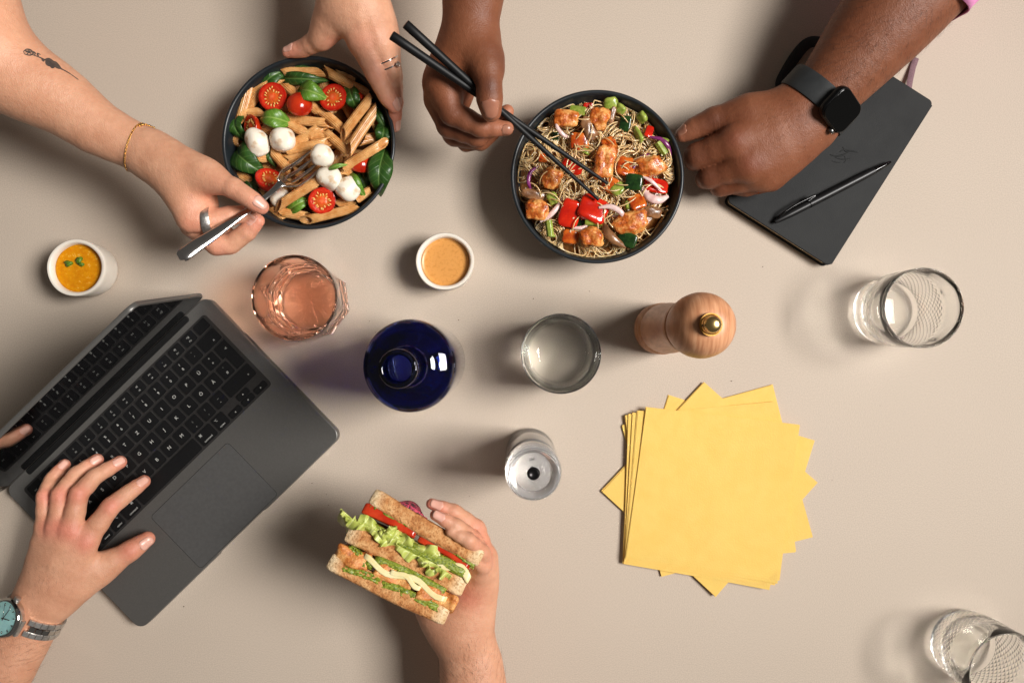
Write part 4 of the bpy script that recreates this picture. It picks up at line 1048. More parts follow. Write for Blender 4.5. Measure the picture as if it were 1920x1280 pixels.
def frame_on(c, ax):
    ax = Vector(ax).normalized(); u = ax.orthogonal().normalized(); return ax, u, ax.cross(u)
def band(name, body, c, ax, half_w, lift, thick, m, parent=None, n=72, a0=0, a1=360, cross=4, up=(0, 0, 1), wave=None):
    """strap laid round a limb: c inside it, ax its axis"""
    ax = Vector(ax).normalized(); u = Vector(up) - ax * Vector(up).dot(ax); u.normalize(); w = ax.cross(u)
    closed = abs(a1 - a0) >= 359.9; N_ = n if closed else n + 1; V, F = [], []
    prof = [(-1, 0), (-1, .8), (-.85, 1), (.85, 1), (1, .8), (1, 0)]
    for k in range(N_):
        a = R(a0 + (a1 - a0) * k / n); dd = u * math.cos(a) + w * math.sin(a); o_ = ax * (wave(a) if wave else 0)
        h = [body.hit(c + o_ + ax * (half_w * s_), dd, 0.07, 90) for s_ in (-.8, .8)]
        r0 = max((x - (c + o_)).dot(dd) for x in h)
        for s_, t_ in prof: V.append(c + o_ + ax * (half_w * s_) + dd * (r0 + lift + thick * t_))
    m_ = len(prof)
    for k in range(n):
        k2 = (k + 1) % N_
        for j in range(m_): F.append((k * m_ + j, k2 * m_ + j, k2 * m_ + (j + 1) % m_, k * m_ + (j + 1) % m_))
    if not closed: F.append(tuple(range(m_))); F.append(tuple((N_ - 1) * m_ + j for j in range(m_))[::-1])
    o = mesh_obj(name, V, F, m, parent); b = bmesh.new(); b.from_mesh(o.data); bmesh.ops.recalc_face_normals(b, faces=b.faces[:]); b.to_mesh(o.data); b.free()
    o.data.set_sharp_from_angle(angle=R(40)); return o

# smartwatch: rubber strap round the wrist, rounded black case
RUBBER = pmat('grey_rubber', srgb(40, 42, 43), srgb(48, 50, 51), 80, 0.55, spec=0.35)
CASE = pmat('watch_case', srgb(20, 20, 21), None, rough=0.25, metal=0.6); FACE = pmat('watch_glass', (0.002, 0.002, 0.002, 1), None, rough=0.04, spec=0.6)
wc = P(1520, 182, .068); wax = Q3((1592, 121, 81)) - Q3((1515, 204, 70))
sw = empty('smartwatch', wc * 1.0); tag(sw, 'black square smartwatch on the wrist above the notebook', 'watch')
cen = P(1533, 186, .072)
st = band('strap', D, cen, wax, 0.0120, 0.0004, 0.0022, RUBBER, None, 80)
st.parent = sw; st.matrix_parent_inverse = Matrix.Translation(sw.location).inverted()
axn = Vector(wax).normalized(); upv = (Vector((0, 0, 1)) - axn * axn.z).normalized(); sdv = axn.cross(upv)
if sdv.x < 0: sdv = -sdv
cn = (upv * math.cos(R(38)) + sdv * math.sin(R(38))).normalized(); hp_ = D.hit(cen, cn, .09)
ca = axn; cbv = cn.cross(ca)
mw = Matrix(((*ca, 0), (*cbv, 0), (*cn, 0), (0, 0, 0, 1))).transposed(); mw.translation = hp_ + cn * 0.0052
ol = rounded_rect(0.036, 0.042, 0.010, 8)
case = slab('case', ol, -0.0055, 0.0035, CASE, None, 0.0028, 4); glass = slab('screen', rounded_rect(0.0335, 0.0395, 0.009, 8), 0.0030, 0.0042, FACE, None, 0.0006, 3)
crown = lathe('crown', [(0, 0), (0.0034, 0), (0.0036, 0.0006), (0.0036, 0.0022), (0.0030, 0.0030), (0, 0.0030)], pmat('crown_steel', srgb(120, 118, 116), None, rough=0.3, metal=1.0), None, 32)
for o in (case, glass, crown):
    o.parent = sw; o.matrix_parent_inverse = Matrix.Translation(sw.location).inverted(); o.matrix_basis = mw
crown.matrix_basis = mw @ Matrix.Translation((-0.0178, -0.0100, 0)) @ Matrix.Rotation(R(-90), 4, 'Y')

# steel wristwatch with a pale teal dial
wt = empty('wristwatch', P(40, 1145, .05)); tag(wt, 'steel wristwatch with pale teal dial at the left edge', 'watch')
def put(o): o.parent = wt; o.matrix_parent_inverse = Matrix.Translation(wt.location).inverted(); return o
BRUSH = pmat('brushed_steel', srgb(196, 193, 189), srgb(222, 219, 215), 500, 0.42, 0.2, 700, 0.0004, metal=1.0); POL = pmat('mirror_steel', srgb(205, 202, 198), None, rough=0.08, metal=1.0)
DIAL = pmat('teal_dial', srgb(142, 190, 190), srgb(156, 202, 200), 200, 0.3, spec=0.5)
wax = (Q3((80, 1120, 49)) - Q3((8, 1244, 52))).normalized(); wcen = P(56, 1152, .0495)
up = Vector((0, 0, 1)) - wax * wax.z; up.normalize(); sw_ = wax.cross(up)      # sw_ points to the left of the arm seen from above? checked below
if sw_.x > 0: sw_ = -sw_; sgn = -1
else: sgn = 1
for k in range(30):
    a = k * 12.0
    if abs(((a - sgn * 20 + 180) % 360) - 180) < 36: continue
    for part, (o0, hw, mt) in enumerate([(-0.0060, 0.0028, BRUSH), (0.0, 0.0029, POL), (0.0060, 0.0028, BRUSH)]):
        o = band('link', E, wcen + wax * o0, wax, hw, 0.0008 + (0.0004 if part == 1 else 0), 0.0024, mt, None, 3, a + .6 + part % 2 * 6, a + 11.4 + part % 2 * 6, up=up); put(o)
cd = (up * math.cos(R(20)) + sw_ * math.sin(R(20))).normalized()
hitp = E.hit(wcen, cd, .07); xa = wax; ya_ = cd.cross(xa)
mw = Matrix(((*xa, 0), (*ya_, 0), (*cd, 0), (0, 0, 0, 1))).transposed(); mw.translation = hitp + cd * 0.0005
def wpart(o, m_=None): put(o); o.matrix_basis = mw @ (m_ or Matrix()); return o
wpart(lathe('case', [(0, 0), (0.0185, 0), (0.0195, 0.002), (0.0198, 0.006), (0.0192, 0.0075), (0.0178, 0.0092), (0.0170, 0.0095), (0.0166, 0.0085), (0.0165, 0.0070), (0, 0.0070)], POL, None, 72, sharp=35))
dial = wpart(lathe('dial', [(0, 0.0078), (0.0163, 0.0078), (0.0164, 0.0072)], DIAL, None, 64))
for k in range(12):
    o = slab('hour_marker', [(-0.0004, 0.0122), (0.0004, 0.0122), (0.0004, 0.0148), (-0.0004, 0.0148)], 0.0078, 0.0083, POL, None); o.parent = dial; o.matrix_basis = Matrix.Rotation(R(30 * k), 4, 'Z')
for ln, wd, an, nm in [(0.0085, .0006, 200, 'hour_hand'), (0.0132, .00045, 262, 'minute_hand'), (0.0140, .0002, 300, 'second_hand')]:
    o = slab(nm, [(-wd, -.002), (wd, -.002), (wd * .6, ln), (-wd * .6, ln)], 0.0085, 0.0088, POL, None); o.parent = dial; o.matrix_basis = Matrix.Rotation(R(an), 4, 'Z')
wpart(lathe('crystal', [(0, 0.0098), (0.0167, 0.0094), (0.0168, 0.0090), (0, 0.0092)], glass_mat('crystal', (1, 1, 1, 1), 0, 1.3), None, 64))
wpart(lathe('crown', [(0, 0), (0.0030, 0), (0.0032, .0005), (0.0032, .0030), (0.0026, .0036), (0, .0036)], BRUSH, None, 32, rfun=lambda t, i: 1 + (.05 if int(t * 16 / math.pi) % 2 and i in (1, 2, 3) else 0)), Matrix.Translation((0.0200, 0, 0.0045)) @ Matrix.Rotation(R(90), 4, 'Y'))
for sx in (-1, 1):
    o = slab('lug', [(-0.0090, 0.0150), (0.0090, 0.0150), (0.0085, 0.0205), (-0.0085, 0.0205)] if sx > 0 else [(-0.0085, -0.0205), (0.0085, -0.0205), (0.0090, -0.0150), (-0.0090, -0.0150)], 0.0005, 0.0055, BRUSH, None, 0.0006); wpart(o)

# gold chain bracelet with a loose end
ax = (Q3((286, 293, 108)) - Q3((180, 238, 112))).normalized(); cc = P(256, 275, .108); u = Vector((0, 0, 1)) - ax * ax.z; u.normalize(); w = ax.cross(u)
br = empty('bracelet', cc); tag(br, 'thin gold chain bracelet on the wrist of the fork hand', 'bracelet'); inv = Matrix.Translation(cc).inverted()
pts = []; n = 132
for k in range(n):
    a = 2 * math.pi * k / n; dd = u * math.cos(a) + w * math.sin(a); o_ = ax * (0.004 * math.sin(a))
    pts.append(A.hit(cc + o_, dd, .06, 120) + dd * 0.0006)
V, F = [], []
for k in range(n):
    p, q = pts[k], pts[(k + 1) % n]; t = (q - p).normalized(); s1 = t.orthogonal().normalized() if False else (p - cc).normalized(); s1 = (s1 - t * s1.dot(t)).normalized(); s2 = t.cross(s1)
    side = s2 if k % 2 else (s1 * .4 + s2 * .9).normalized(); mid = (p + q) / 2; L2 = (q - p).length * .85
    ring_ = [mid + t * (L2 * math.cos(x)) + side * (0.00055 * math.sin(x)) for x in [2 * math.pi * i / 7 for i in range(7)]]
    v, f = tube_data(ring_ + ring_[:1], 0.0002, 4, False); F += [tuple(i + len(V) for i in q_) for q_ in f]; V += v
o = mesh_obj('chain', [inv @ x for x in V], F, GOLD, br); o['kind'] = 'stuff'
qa, qb = A.seen(262, 238), None
tail = [P(262, 236, .120), P(268, 234, .116), P(277, 237, .110), P(288, 241, .106)]
for i in range(9):
    t = i / 8; p = Vector(catmull([tuple(x) for x in tail], 8)[int(t * 24)])
    s_ = A.field(np.array([p[:]]))[0]; p = p - A.grad(p) * (s_ - 0.0007)
    bm = bmesh.new(); bmesh.ops.create_icosphere(bm, subdivisions=1, radius=0.0011 if i % 2 else 0.0014); o = bm_obj('clasp_link', bm, GOLD, br); o.location = p - cc
# rings
def ring(name, limb, c, ax, hw, th, m, label, group=None, gem=None):
    e = empty(name, c); tag(e, label, 'ring', group); o = band('hoop', OneLimb(limb), Vector(c), ax, hw, 0.0001, th, m, None, 48); o.parent = e; o.matrix_parent_inverse = Matrix.Translation(e.location).inverted()
    return e
ring('ring', A.fing[1][0], Q3((388, 415, 110)), Q3((420, 407, 106)) - Q3((358, 412, 111)), 0.0040, 0.0016, SILVER, 'broad engraved silver ring on the hand holding the fork')
r1 = ring('ring', Bd.fing[2][0], Q3((722, 114, 87)), Q3((733, 135, 82)) - Q3((712, 85, 94)), 0.0007, 0.0011, CHROME, 'plain thin silver ring on the bowl-holding hand, nearer the wrist', 'thin rings on the bowl hand')
r2 = ring('ring', Bd.fing[2][0], Q3((728, 126, 85)), Q3((733, 135, 82)) - Q3((712, 85, 94)), 0.0007, 0.0011, CHROME, 'thin silver ring with a small stone on the bowl-holding hand', 'thin rings on the bowl hand')
GEM = glass_mat('gem', (0.95, 0.95, 0.97, 1), 0, 2.2)
ga = (Q3((733, 135, 82)) - Q3((712, 85, 94))).normalized(); gd = Vector((.75, 0.1, .65)); gd = (gd - ga * gd.dot(ga)).normalized(); gp = OneLimb(Bd.fing[2][0]).hit(Q3((728, 126, 85)), gd, .03)
o = lathe('stone', [(0, -.0030), (0.0028, 0.0004), (0.0028, 0.0008), (0.0016, 0.0020), (0, 0.0020)], GEM, r2, 8, smooth=False); o.matrix_parent_inverse = Matrix.Translation(r2.location).inverted()
o.matrix_basis = Matrix.Translation(gp + gd * .0034) @ gd.to_track_quat('Z', 'Y').to_matrix().to_4x4()
# ------------------------------------------------------------------ food helpers
def weld(bm, d=1e-6): bmesh.ops.remove_doubles(bm, verts=bm.verts[:], dist=d)
def chunk_mesh(name, sx, sy, sz, seed, m, box=3.2, amp=0.12, freq=1.6, sub=4, fine=0.03):
    """lumpy rounded block: superellipsoid pushed about by noise"""
    bm = bmesh.new(); bmesh.ops.create_icosphere(bm, subdivisions=sub, radius=1); sd = Vector((seed * 7.13, seed * 3.7, seed * 1.9))
    for v in bm.verts:
        d = v.co.normalized(); r = (abs(d.x) ** box + abs(d.y) ** box + abs(d.z) ** box) ** (-1 / box)
        n = mnoise.noise(d * freq + sd) * amp + mnoise.noise(d * freq * 4 + sd) * fine * 1.5 + mnoise.noise(d * freq * 9 + sd) * fine * .6
        v.co = Vector((d.x * sx, d.y * sy, d.z * sz)) * r * (1 + n)
    me = bpy.data.meshes.new(name); bm.to_mesh(me); bm.free(); setmat(me, m); me.polygons.foreach_set('use_smooth', [True] * len(me.polygons)); return me
def place(me, name, loc, rot, label, cat, group=None, scale=1.0):
    o = obj_from(me, name); o.location = loc; o.rotation_euler = tuple(R(a) for a in rot); o.scale = (scale,) * 3 if not isinstance(scale, tuple) else scale
    tag(o, label, cat, group); return o
def leaf_mesh(name, length, width, curl, fold, m, seed=0, nu=16, nv=10, ruff=0.0, thick=0.0004):
    """pointed leaf along +x with a sunken midrib and side veins"""
    rnd = random.Random(seed); ph = rnd.uniform(0, 6); V, F = [], []
    for i in range(nu + 1):
        u = i / nu; w = width / 2 * (math.sin(math.pi * u ** 0.78) ** 0.85 + 0.02)
        for j in range(nv + 1):
            v = -1 + 2 * j / nv
            x = length * (u - .5) - abs(v) * length * .06 * (1 - u); y = w * v
            z = -curl * ((u - .5) ** 2) * length + fold * abs(v) * w - fold * 1.1 * v * v * w
            z += 0.05 * width * math.sin(u * 22 - abs(v) * 5 + ph) * abs(v) * (1 - abs(v)) + ruff * width * math.sin(u * 13 + v * 3 + ph) * v * v
            V.append((x, y, z))
    for i in range(nu):
        for j in range(nv): a = i * (nv + 1) + j; F.append((a, a + 1, a + nv + 2, a + nv + 1))
    me = bpy.data.meshes.new(name); me.from_pydata(V, [], F); setmat(me, m); me.polygons.foreach_set('use_smooth', [True] * len(F))
    bm = bmesh.new(); bm.from_mesh(me); bmesh.ops.solidify(bm, geom=bm.faces[:], thickness=thick); bm.to_mesh(me); bm.free(); me.update()
    me.polygons.foreach_set('use_smooth', [True] * len(me.polygons)); return me
def leaf_mat(name, c1, c2, vein, vscale):
    m, nt, N, L, B = nodes_of(name)
    tc = N.new('ShaderNodeTexCoord'); sx = N.new('ShaderNodeSeparateXYZ'); L.new(tc.outputs['Object'], sx.inputs['Vector'])
    ab = N.new('ShaderNodeMath'); ab.operation = 'ABSOLUTE'; L.new(sx.outputs['Y'], ab.inputs[0])
    rib = N.new('ShaderNodeMapRange'); rib.inputs['From Max'].default_value = 0.0013; rib.inputs['To Min'].default_value = 1; rib.inputs['To Max'].default_value = 0; L.new(ab.outputs[0], rib.inputs['Value'])
    sub = N.new('ShaderNodeMath'); sub.operation = 'MULTIPLY_ADD'; sub.inputs[1].default_value = 0.8; L.new(ab.outputs[0], sub.inputs[0])
    neg = N.new('ShaderNodeMath'); neg.operation = 'MULTIPLY'; neg.inputs[1].default_value = -1; L.new(sx.outputs['X'], neg.inputs[0]); L.new(neg.outputs[0], sub.inputs[2])
    sn = N.new('ShaderNodeMath'); sn.operation = 'MULTIPLY'; sn.inputs[1].default_value = vscale; L.new(sub.outputs[0], sn.inputs[0])
    si = N.new('ShaderNodeMath'); si.operation = 'SINE'; L.new(sn.outputs[0], si.inputs[0])
    pw = N.new('ShaderNodeMapRange'); pw.inputs['From Min'].default_value = 0.86; pw.inputs['From Max'].default_value = 1.0; L.new(si.outputs[0], pw.inputs['Value'])
    mxv = N.new('ShaderNodeMath'); mxv.operation = 'MAXIMUM'; L.new(rib.outputs['Result'], mxv.inputs[0]); 
    hv = N.new('ShaderNodeMath'); hv.operation = 'MULTIPLY'; hv.inputs[1].default_value = 0.45; L.new(pw.outputs['Result'], hv.inputs[0]); L.new(hv.outputs[0], mxv.inputs[1])
    n = noise_node(N, L, 130, 4); r = ramp(N, L, n.outputs['Fac'], [(0.3, c1), (0.7, c2)])
    mx = N.new('ShaderNodeMix'); mx.data_type = 'RGBA'; L.new(mxv.outputs[0], mx.inputs[0]); L.new(r.outputs['Color'], mx.inputs[6]); mx.inputs[7].default_value = vein
    L.new(mx.outputs[2], B.inputs['Base Color']); B.inputs['Roughness'].default_value = 0.36; B.inputs['Specular IOR Level'].default_value = 0.45
    iv = N.new('ShaderNodeMath'); iv.operation = 'MULTIPLY'; iv.inputs[1].default_value = -1; L.new(mxv.outputs[0], iv.inputs[0])
    b1 = bump(N, L, iv.outputs[0], B, 0.5, 0.0008); n2 = noise_node(N, L, 420, 3); bump(N, L, n2.outputs['Fac'], B, 0.3, 0.0005, b1)
    B.inputs['Subsurface Weight'].default_value = 0.12; B.inputs['Subsurface Radius'].default_value = (.5, 1, .2); B.inputs['Subsurface Scale'].default_value = 0.001
    return m
# ------------------------------------------------------------------ pasta salad
PENNE = pmat('wholewheat_penne', srgb(190, 128, 68), srgb(222, 170, 110), 110, 0.27, 0.15, 500, 0.0004, sss=0.2, srad=(1, .55, .25), sscale=0.003, spec=0.5, coat=0.25)
def penne_mesh(L_, cut):
    V, F = [], []; seg = 45; nz = 5; ro, ri = 0.0051, 0.0039
    def pt(r, k, t, rid):
        a = 2 * math.pi * k / seg; rr = r * (1 + ((-0.085 if k % 3 == 2 else 0.03) if rid else 0)); x, y = rr * math.cos(a), rr * math.sin(a)
        c0 = -L_/2 + cut * x; c1 = L_/2 + cut * x; return (x * 1.0, y * .93, c0 + (c1 - c0) * t)
    rows = []
    for r, rid, ts in ((ro, True, [i / nz for i in range(nz + 1)]), (ri, False, [1 - i / nz for i in range(nz + 1)])):
        for t in ts:
            rows.append([len(V) + k for k in range(seg)]); V += [pt(r, k, t, rid) for k in range(seg)]
    for i in range(len(rows)):
        a, b = rows[i], rows[(i + 1) % len(rows)]
        for k in range(seg): F.append((a[k], a[(k+1) % seg], b[(k+1) % seg], b[k]))
    V = [(z, x, y) for x, y, z in V]          # lie along x
    bend = [(x, y - 9 * x * x * .12, z) for x, y, z in V]
    me = bpy.data.meshes.new('penne'); me.from_pydata(bend, [], F); setmat(me, PENNE); me.polygons.foreach_set('use_smooth', [True] * len(F))
    bm = bmesh.new(); bm.from_mesh(me); bmesh.ops.recalc_face_normals(bm, faces=bm.faces[:]); bm.to_mesh(me); bm.free(); me.set_sharp_from_angle(angle=R(62)); return me
PM = {L_: penne_mesh(L_ / 1000, 1.25) for L_ in (22, 30, 36, 41)}
S = 0.2733
def pc_(x, y, z): return P(400 + x * S, 90 + y * S, z)
def penne(x0, y0, x1, y1, z, tilt=0, roll=0, where=None):
    a, b = pc_(x0, y0, z), pc_(x1, y1, z); Ld = (b - a).length * 1000; k = min(PM, key=lambda q: abs(q - Ld))
    o = obj_from(PM[k], 'penne'); o.location = (a + b) / 2; o.rotation_euler = (R(roll), R(tilt), math.atan2((b - a).y, (b - a).x)); o.scale = (max(.8, min(1.2, Ld / k)), 1.0, 1.0)
    tag(o, 'ribbed penne tube ' + where if where else 'ribbed penne tube buried low under the other pasta', 'penne', 'penne in the pasta bowl')
VIS = [(180, 500, 250, 262, 56, 0), (450, 160, 735, 172, 55, 0), (765, 160, 1055, 312, 55, 0), (885, 590, 1065, 365, 66, 0), (935, 695, 1105, 430, 68, 0), (925, 800, 1165, 655, 71, 0), (545, 490, 800, 522, 58, 0), (470, 500, 650, 592, 58, 0),
       (560, 655, 748, 538, 58, 0), (545, 700, 795, 640, 60, 0), (490, 765, 665, 718, 57, 0), (500, 785, 600, 770, 54, 0), (745, 560, 925, 715, 56, -8), (388, 690, 525, 845, 58, 0), (430, 1085, 735, 908, 66, 0), (630, 1185, 965, 1098, 60, 0),
       (485, 1130, 660, 1160, 55, 0), (755, 440, 945, 610, 58, 0), (1020, 640, 1130, 600, 55, 20), (880, 885, 975, 780, 63, 0), (995, 1035, 1090, 960, 55, 25), (395, 400, 510, 405, 55, 15), (480, 240, 580, 335, 54, 0), (250, 325, 465, 208, 53, 0),
       (330, 760, 420, 740, 53, 15), (650, 380, 725, 440, 57, 0), (165, 860, 240, 905, 50, 0), (840, 1075, 935, 1050, 54, 0), (610, 620, 770, 595, 54, 0), (225, 425, 300, 330, 52, 0), (320, 540, 420, 580, 54, 0), (220, 445, 320, 440, 52, 0),
       (1000, 280, 1070, 310, 52, 0), (840, 180, 945, 205, 52, 0), (1120, 700, 1190, 760, 50, 0), (1080, 420, 1120, 530, 50, 0), (660, 900, 760, 830, 50, 0), (560, 850, 640, 890, 48, 0), (400, 1090, 470, 1150, 50, 0), (120, 620, 180, 650, 48, 0)]
rp = random.Random(3)
WH = ['standing upright at the far left of the bowl', 'lying level at the top of the bowl', 'sloping down along the upper right rim', 'slanting in the right half, upper of a pair', 'slanting in the right half, lower of a pair', 'resting on the right mozzarella side, pointing at the rim', 'level in the middle, below the red tomato skin', 'sloping right of the small left basil leaf', 'rising to the right above the fork', 'just above the fork tines', 'left of the speared mozzarella',
      'short, under the one left of the speared mozzarella', 'sloping down to the fork tips', 'sloping down right of the big left leaf', 'long, lying across the fork neck', 'long, lying along the bottom rim', 'at the bottom left beside the rim', 'sloping right of the middle, dark', 'open end facing up near the right rim', 'standing beside the lower right mozzarella', 'open end at the lower right rim', 'open end right of the upper left tomato', 'between the upper left tomato and basil', 'behind the upper left tomato',
      'open end below the left mozzarella', 'short, right of the red tomato skin', 'at the lower left wall of the bowl', 'right of the bottom tomato', 'half hidden in the centre', 'beside the upright one at the far left', 'under the white mozzarella', 'above the left mozzarella', 'tip at the upper right rim', 'behind the one along the upper right rim', 'beside the big right basil leaf', 'along the right wall of the bowl', 'under the tines of the fork', 'under the neck of the fork', 'tip at the lower left rim', 'by the big left basil leaf']
for (x0, y0, x1, y1, z, tl), wh in zip(VIS, WH): penne(x0, y0, x1, y1, z / 1000 - .0035, tl + rp.uniform(-5, 5), rp.choice((60, -60, 120, 30, 150, -120)), wh)
for k in range(44):
    a = rp.uniform(0, 6.283); rr = 400 * math.sqrt(rp.uniform(0, 1)); x, y = 650 + rr * math.cos(a), 650 + rr * math.sin(a); t = rp.uniform(0, 6.283)
    penne(x - 120 * math.cos(t), y - 120 * math.sin(t), x + 120 * math.cos(t), y + 120 * math.sin(t), rp.uniform(.029, .038) - 0.003 * (rr / 400) ** 3, rp.uniform(-12, 12), rp.uniform(0, 360))
# tomato halves: skin dome, cut face with seed pockets
SKIN_T = pmat('tomato_skin', srgb(160, 26, 10), srgb(188, 50, 18), 60, 0.16, spec=0.5, sss=0.2, srad=(1, .2, .1), coat=0.4)
m, nt, N, L, B = nodes_of('tomato_cut')
tc = N.new('ShaderNodeTexCoord'); sx = N.new('ShaderNodeSeparateXYZ'); L.new(tc.outputs['Object'], sx.inputs['Vector'])
ln = N.new('ShaderNodeVectorMath'); ln.operation = 'LENGTH'; L.new(tc.outputs['Object'], ln.inputs[0])
nz = noise_node(N, L, 230, 3); ad = N.new('ShaderNodeMath'); ad.operation = 'MULTIPLY_ADD'; ad.inputs[1].default_value = 0.0046; L.new(nz.outputs['Fac'], ad.inputs[0]); L.new(ln.outputs['Value'], ad.inputs[2])
r_ = ramp(N, L, ad.outputs[0], [(0.0, srgb(226, 92, 48)), (1, srgb(226, 92, 48))])
mr = N.new('ShaderNodeMapRange'); mr.inputs['From Max'].default_value = 0.0175; L.new(ad.outputs[0], mr.inputs['Value'])
r_ = ramp(N, L, mr.outputs['Result'], [(0.12, srgb(238, 128, 78)), (0.30, srgb(224, 84, 40)), (0.42, srgb(206, 100, 34)), (0.60, srgb(190, 42, 16)), (0.75, srgb(208, 56, 30)), (0.92, srgb(176, 22, 10))])
L.new(r_.outputs['Color'], B.inputs['Base Color']); B.inputs['Roughness'].default_value = 0.16; B.inputs['Subsurface Weight'].default_value = 0.25; B.inputs['Subsurface Radius'].default_value = (1, .25, .1); B.inputs['Subsurface Scale'].default_value = 0.003
bn = noise_node(N, L, 300, 3); bump(N, L, bn.outputs['Fac'], B, 0.6, 0.0012); CUT_T = m
SEED = pmat('tomato_seed', srgb(226, 172, 84), srgb(238, 196, 120), 300, 0.25, coat=0.3)
def tomato_parts(r, seed):
    rnd = random.Random(seed); prof = [(0, -r * .92)] + [(r * math.sin(a), -r * .92 * math.cos(a)) for a in [math.pi / 2 * i / 12 for i in range(1, 13)]] + [(r * .985, r * .02)]
    return lathe_data(prof, 40, rfun=lambda t, i: 1 + .025 * math.sin(2 * t + seed) + .012 * math.sin(3 * t)), lathe_data([(r * .984, r * .02), (r * .90, r * .045), (r * .72, r * .0), (r * .55, -r * .04), (r * .36, r * .0), (r * .18, r * .05), (0, r * .05)], 40, rfun=lambda t, i: 1 + (.025 * math.sin(2 * t + seed) + .012 * math.sin(3 * t) if i < 2 else .05 * math.sin(5 * t + seed)))
def seed_mesh():
    bm = bmesh.new(); bmesh.ops.create_icosphere(bm, subdivisions=2, radius=1)
    for v in bm.verts: v.co = Vector((v.co.x * .0013 * (1.1 - .3 * v.co.x), v.co.y * .0007, v.co.z * .0005))
    me = bpy.data.meshes.new('seed'); bm.to_mesh(me); bm.free(); setmat(me, SEED); me.polygons.foreach_set('use_smooth', [True] * len(me.polygons)); return me
SEEDM = seed_mesh()
def tomato(x, y, rpx, z, rot, label, seed):
    c = pc_(x, y, z); r = M(rpx * S, z); (V, F), (V2, F2) = tomato_parts(r, seed)
    e = empty('tomato_half', c); e.rotation_euler = tuple(R(a) for a in rot); tag(e, label, 'tomato', 'cherry tomato halves in the pasta bowl')
    mesh_obj('skin', V, F, SKIN_T, e); mesh_obj('cut_face', V2, F2, CUT_T, e); rnd = random.Random(seed)
    for k in range(18):
        a = 2 * math.pi * k / 18 + rnd.uniform(-.12, .12); q = r * rnd.uniform(.44, .68); o = obj_from(SEEDM, 'seed', e); o.location = (q * math.cos(a), q * math.sin(a), r * rnd.uniform(-.01, .02)); o.rotation_euler = (0, 0, a + rnd.uniform(-.3, .3))
tomato(405, 335, 97, .062, (12, -8, 10), 'cut tomato half facing up at the upper left of the pasta', 1)
tomato(820, 337, 96, .062, (-6, 10, 80), 'cut tomato half facing up at the upper right of the pasta', 2)
tomato(590, 395, 90, .062, (168, 30, 30), 'tomato half showing its glossy red skin between two basil leaves', 3)
tomato(252, 540, 82, .056, (10, 42, 200), 'tomato piece partly hidden behind the left mozzarella ball', 4)
tomato(388, 895, 98, .060, (28, 34, 100), 'tomato half tilted on its side left of the fork', 5)
tomato(745, 1048, 92, .064, (-10, -12, 160), 'pale seedy tomato half at the bottom of the pasta', 6)
tomato(1010, 800, 84, .057, (150, 30, 20), 'tomato half hidden under penne at the right', 7)
tomato(975, 370, 74, .052, (30, 40, 260), 'dark tomato piece under leaves at the upper right', 8)
# mozzarella
MOZZ = pmat('mozzarella', srgb(196, 156, 108), srgb(240, 231, 214), 60, 0.32, 0.25, 160, 0.0008, sss=0.35, srad=(1, .9, .75), sscale=0.004, lo=0.33, hi=0.46)
for i, (x, y, w, h, z, a, lb) in enumerate([(298, 645, 76, 100, 66, 20, 'mozzarella ball with brown smears at the left of the pasta'), (478, 628, 83, 90, 68, 0, 'round white mozzarella ball, cleanest of the pasta'), (742, 735, 80, 74, 78, 0, 'mozzarella ball speared on the fork tines'),
        (798, 888, 82, 94, 70, 60, 'large mozzarella ball right below the fork'), (925, 965, 78, 86, 68, -40, 'mozzarella ball beside a light green leaf at the bottom right'), (455, 1030, 70, 52, 54, 35, 'mozzarella slice half hidden by the fork handle and penne')]):
    z /= 1000; me = chunk_mesh('mozzarella_ball', M(w * S, z), M(h * S, z), M(min(w, h) * S * .9, z), 11 + i, MOZZ, 2.15, .2, 1.0, 4, .008)
    place(me, 'mozzarella_ball', pc_(x, y, z - .004), (0, 0, a), lb, 'mozzarella', 'mozzarella balls in the pasta bowl')
# basil
BAS_D = leaf_mat('basil_dark', srgb(34, 66, 22), srgb(48, 84, 30), srgb(92, 124, 60), 900); BAS_L = leaf_mat('basil_light', srgb(78, 118, 34), srgb(98, 138, 44), srgb(138, 168, 80), 1300)
def basil(x, y, l, w, a, z, mt, lb, curl=.6, fold=.5, seed=0, rx=0, ry=0, ruff=.05):
    z /= 1000; me = leaf_mesh('basil_leaf', M(l * S, z), M(w * S, z), curl / .12 * .35, fold, mt, seed, ruff=ruff)
    place(me, 'basil_leaf', pc_(x, y, z), (rx, ry, -a), lb, 'basil leaf', 'basil leaves in the pasta bowl')
basil(395, 477, 205, 128, 188, 70, BAS_L, 'small bright basil leaf above the white mozzarella', seed=1)
basil(668, 297, 205, 138, 18, 72, BAS_L, 'small bright basil leaf between the top tomato halves', seed=2)
basil(205, 762, 285, 190, 40, 64, BAS_D, 'big dark basil leaf at the left edge of the pasta bowl', seed=3, rx=8, ry=-8)
basil(1138, 862, 310, 175, 97, 68, BAS_D, 'big dark basil leaf hanging over the right bowl edge', seed=4, ry=10)
basil(150, 540, 270, 120, 75, 58, BAS_D, 'dark folded leaf along the left wall of the pasta bowl', .9, .9, 5, 20, 0, .15)
basil(400, 200, 260, 110, -35, 55, BAS_D, 'dark leaf under the penne at the top left', .5, .6, 6)
basil(610, 212, 330, 90, 3, 58, BAS_D, 'long dark leaf along the top of the pasta', .4, .8, 7, 15)
basil(600, 145, 260, 60, 2, 52, BAS_D, 'dark leaf sliver at the very top of the pasta', .4, .6, 8)
basil(955, 350, 190, 110, 70, 62, BAS_D, 'crumpled dark leaf right of the top right tomato', 1.0, .9, 9, 0, 15, .2)
basil(1165, 590, 170, 120, 100, 60, BAS_D, 'dark glossy leaf on the right wall of the pasta bowl', .9, .8, 10, -15, 0, .15)
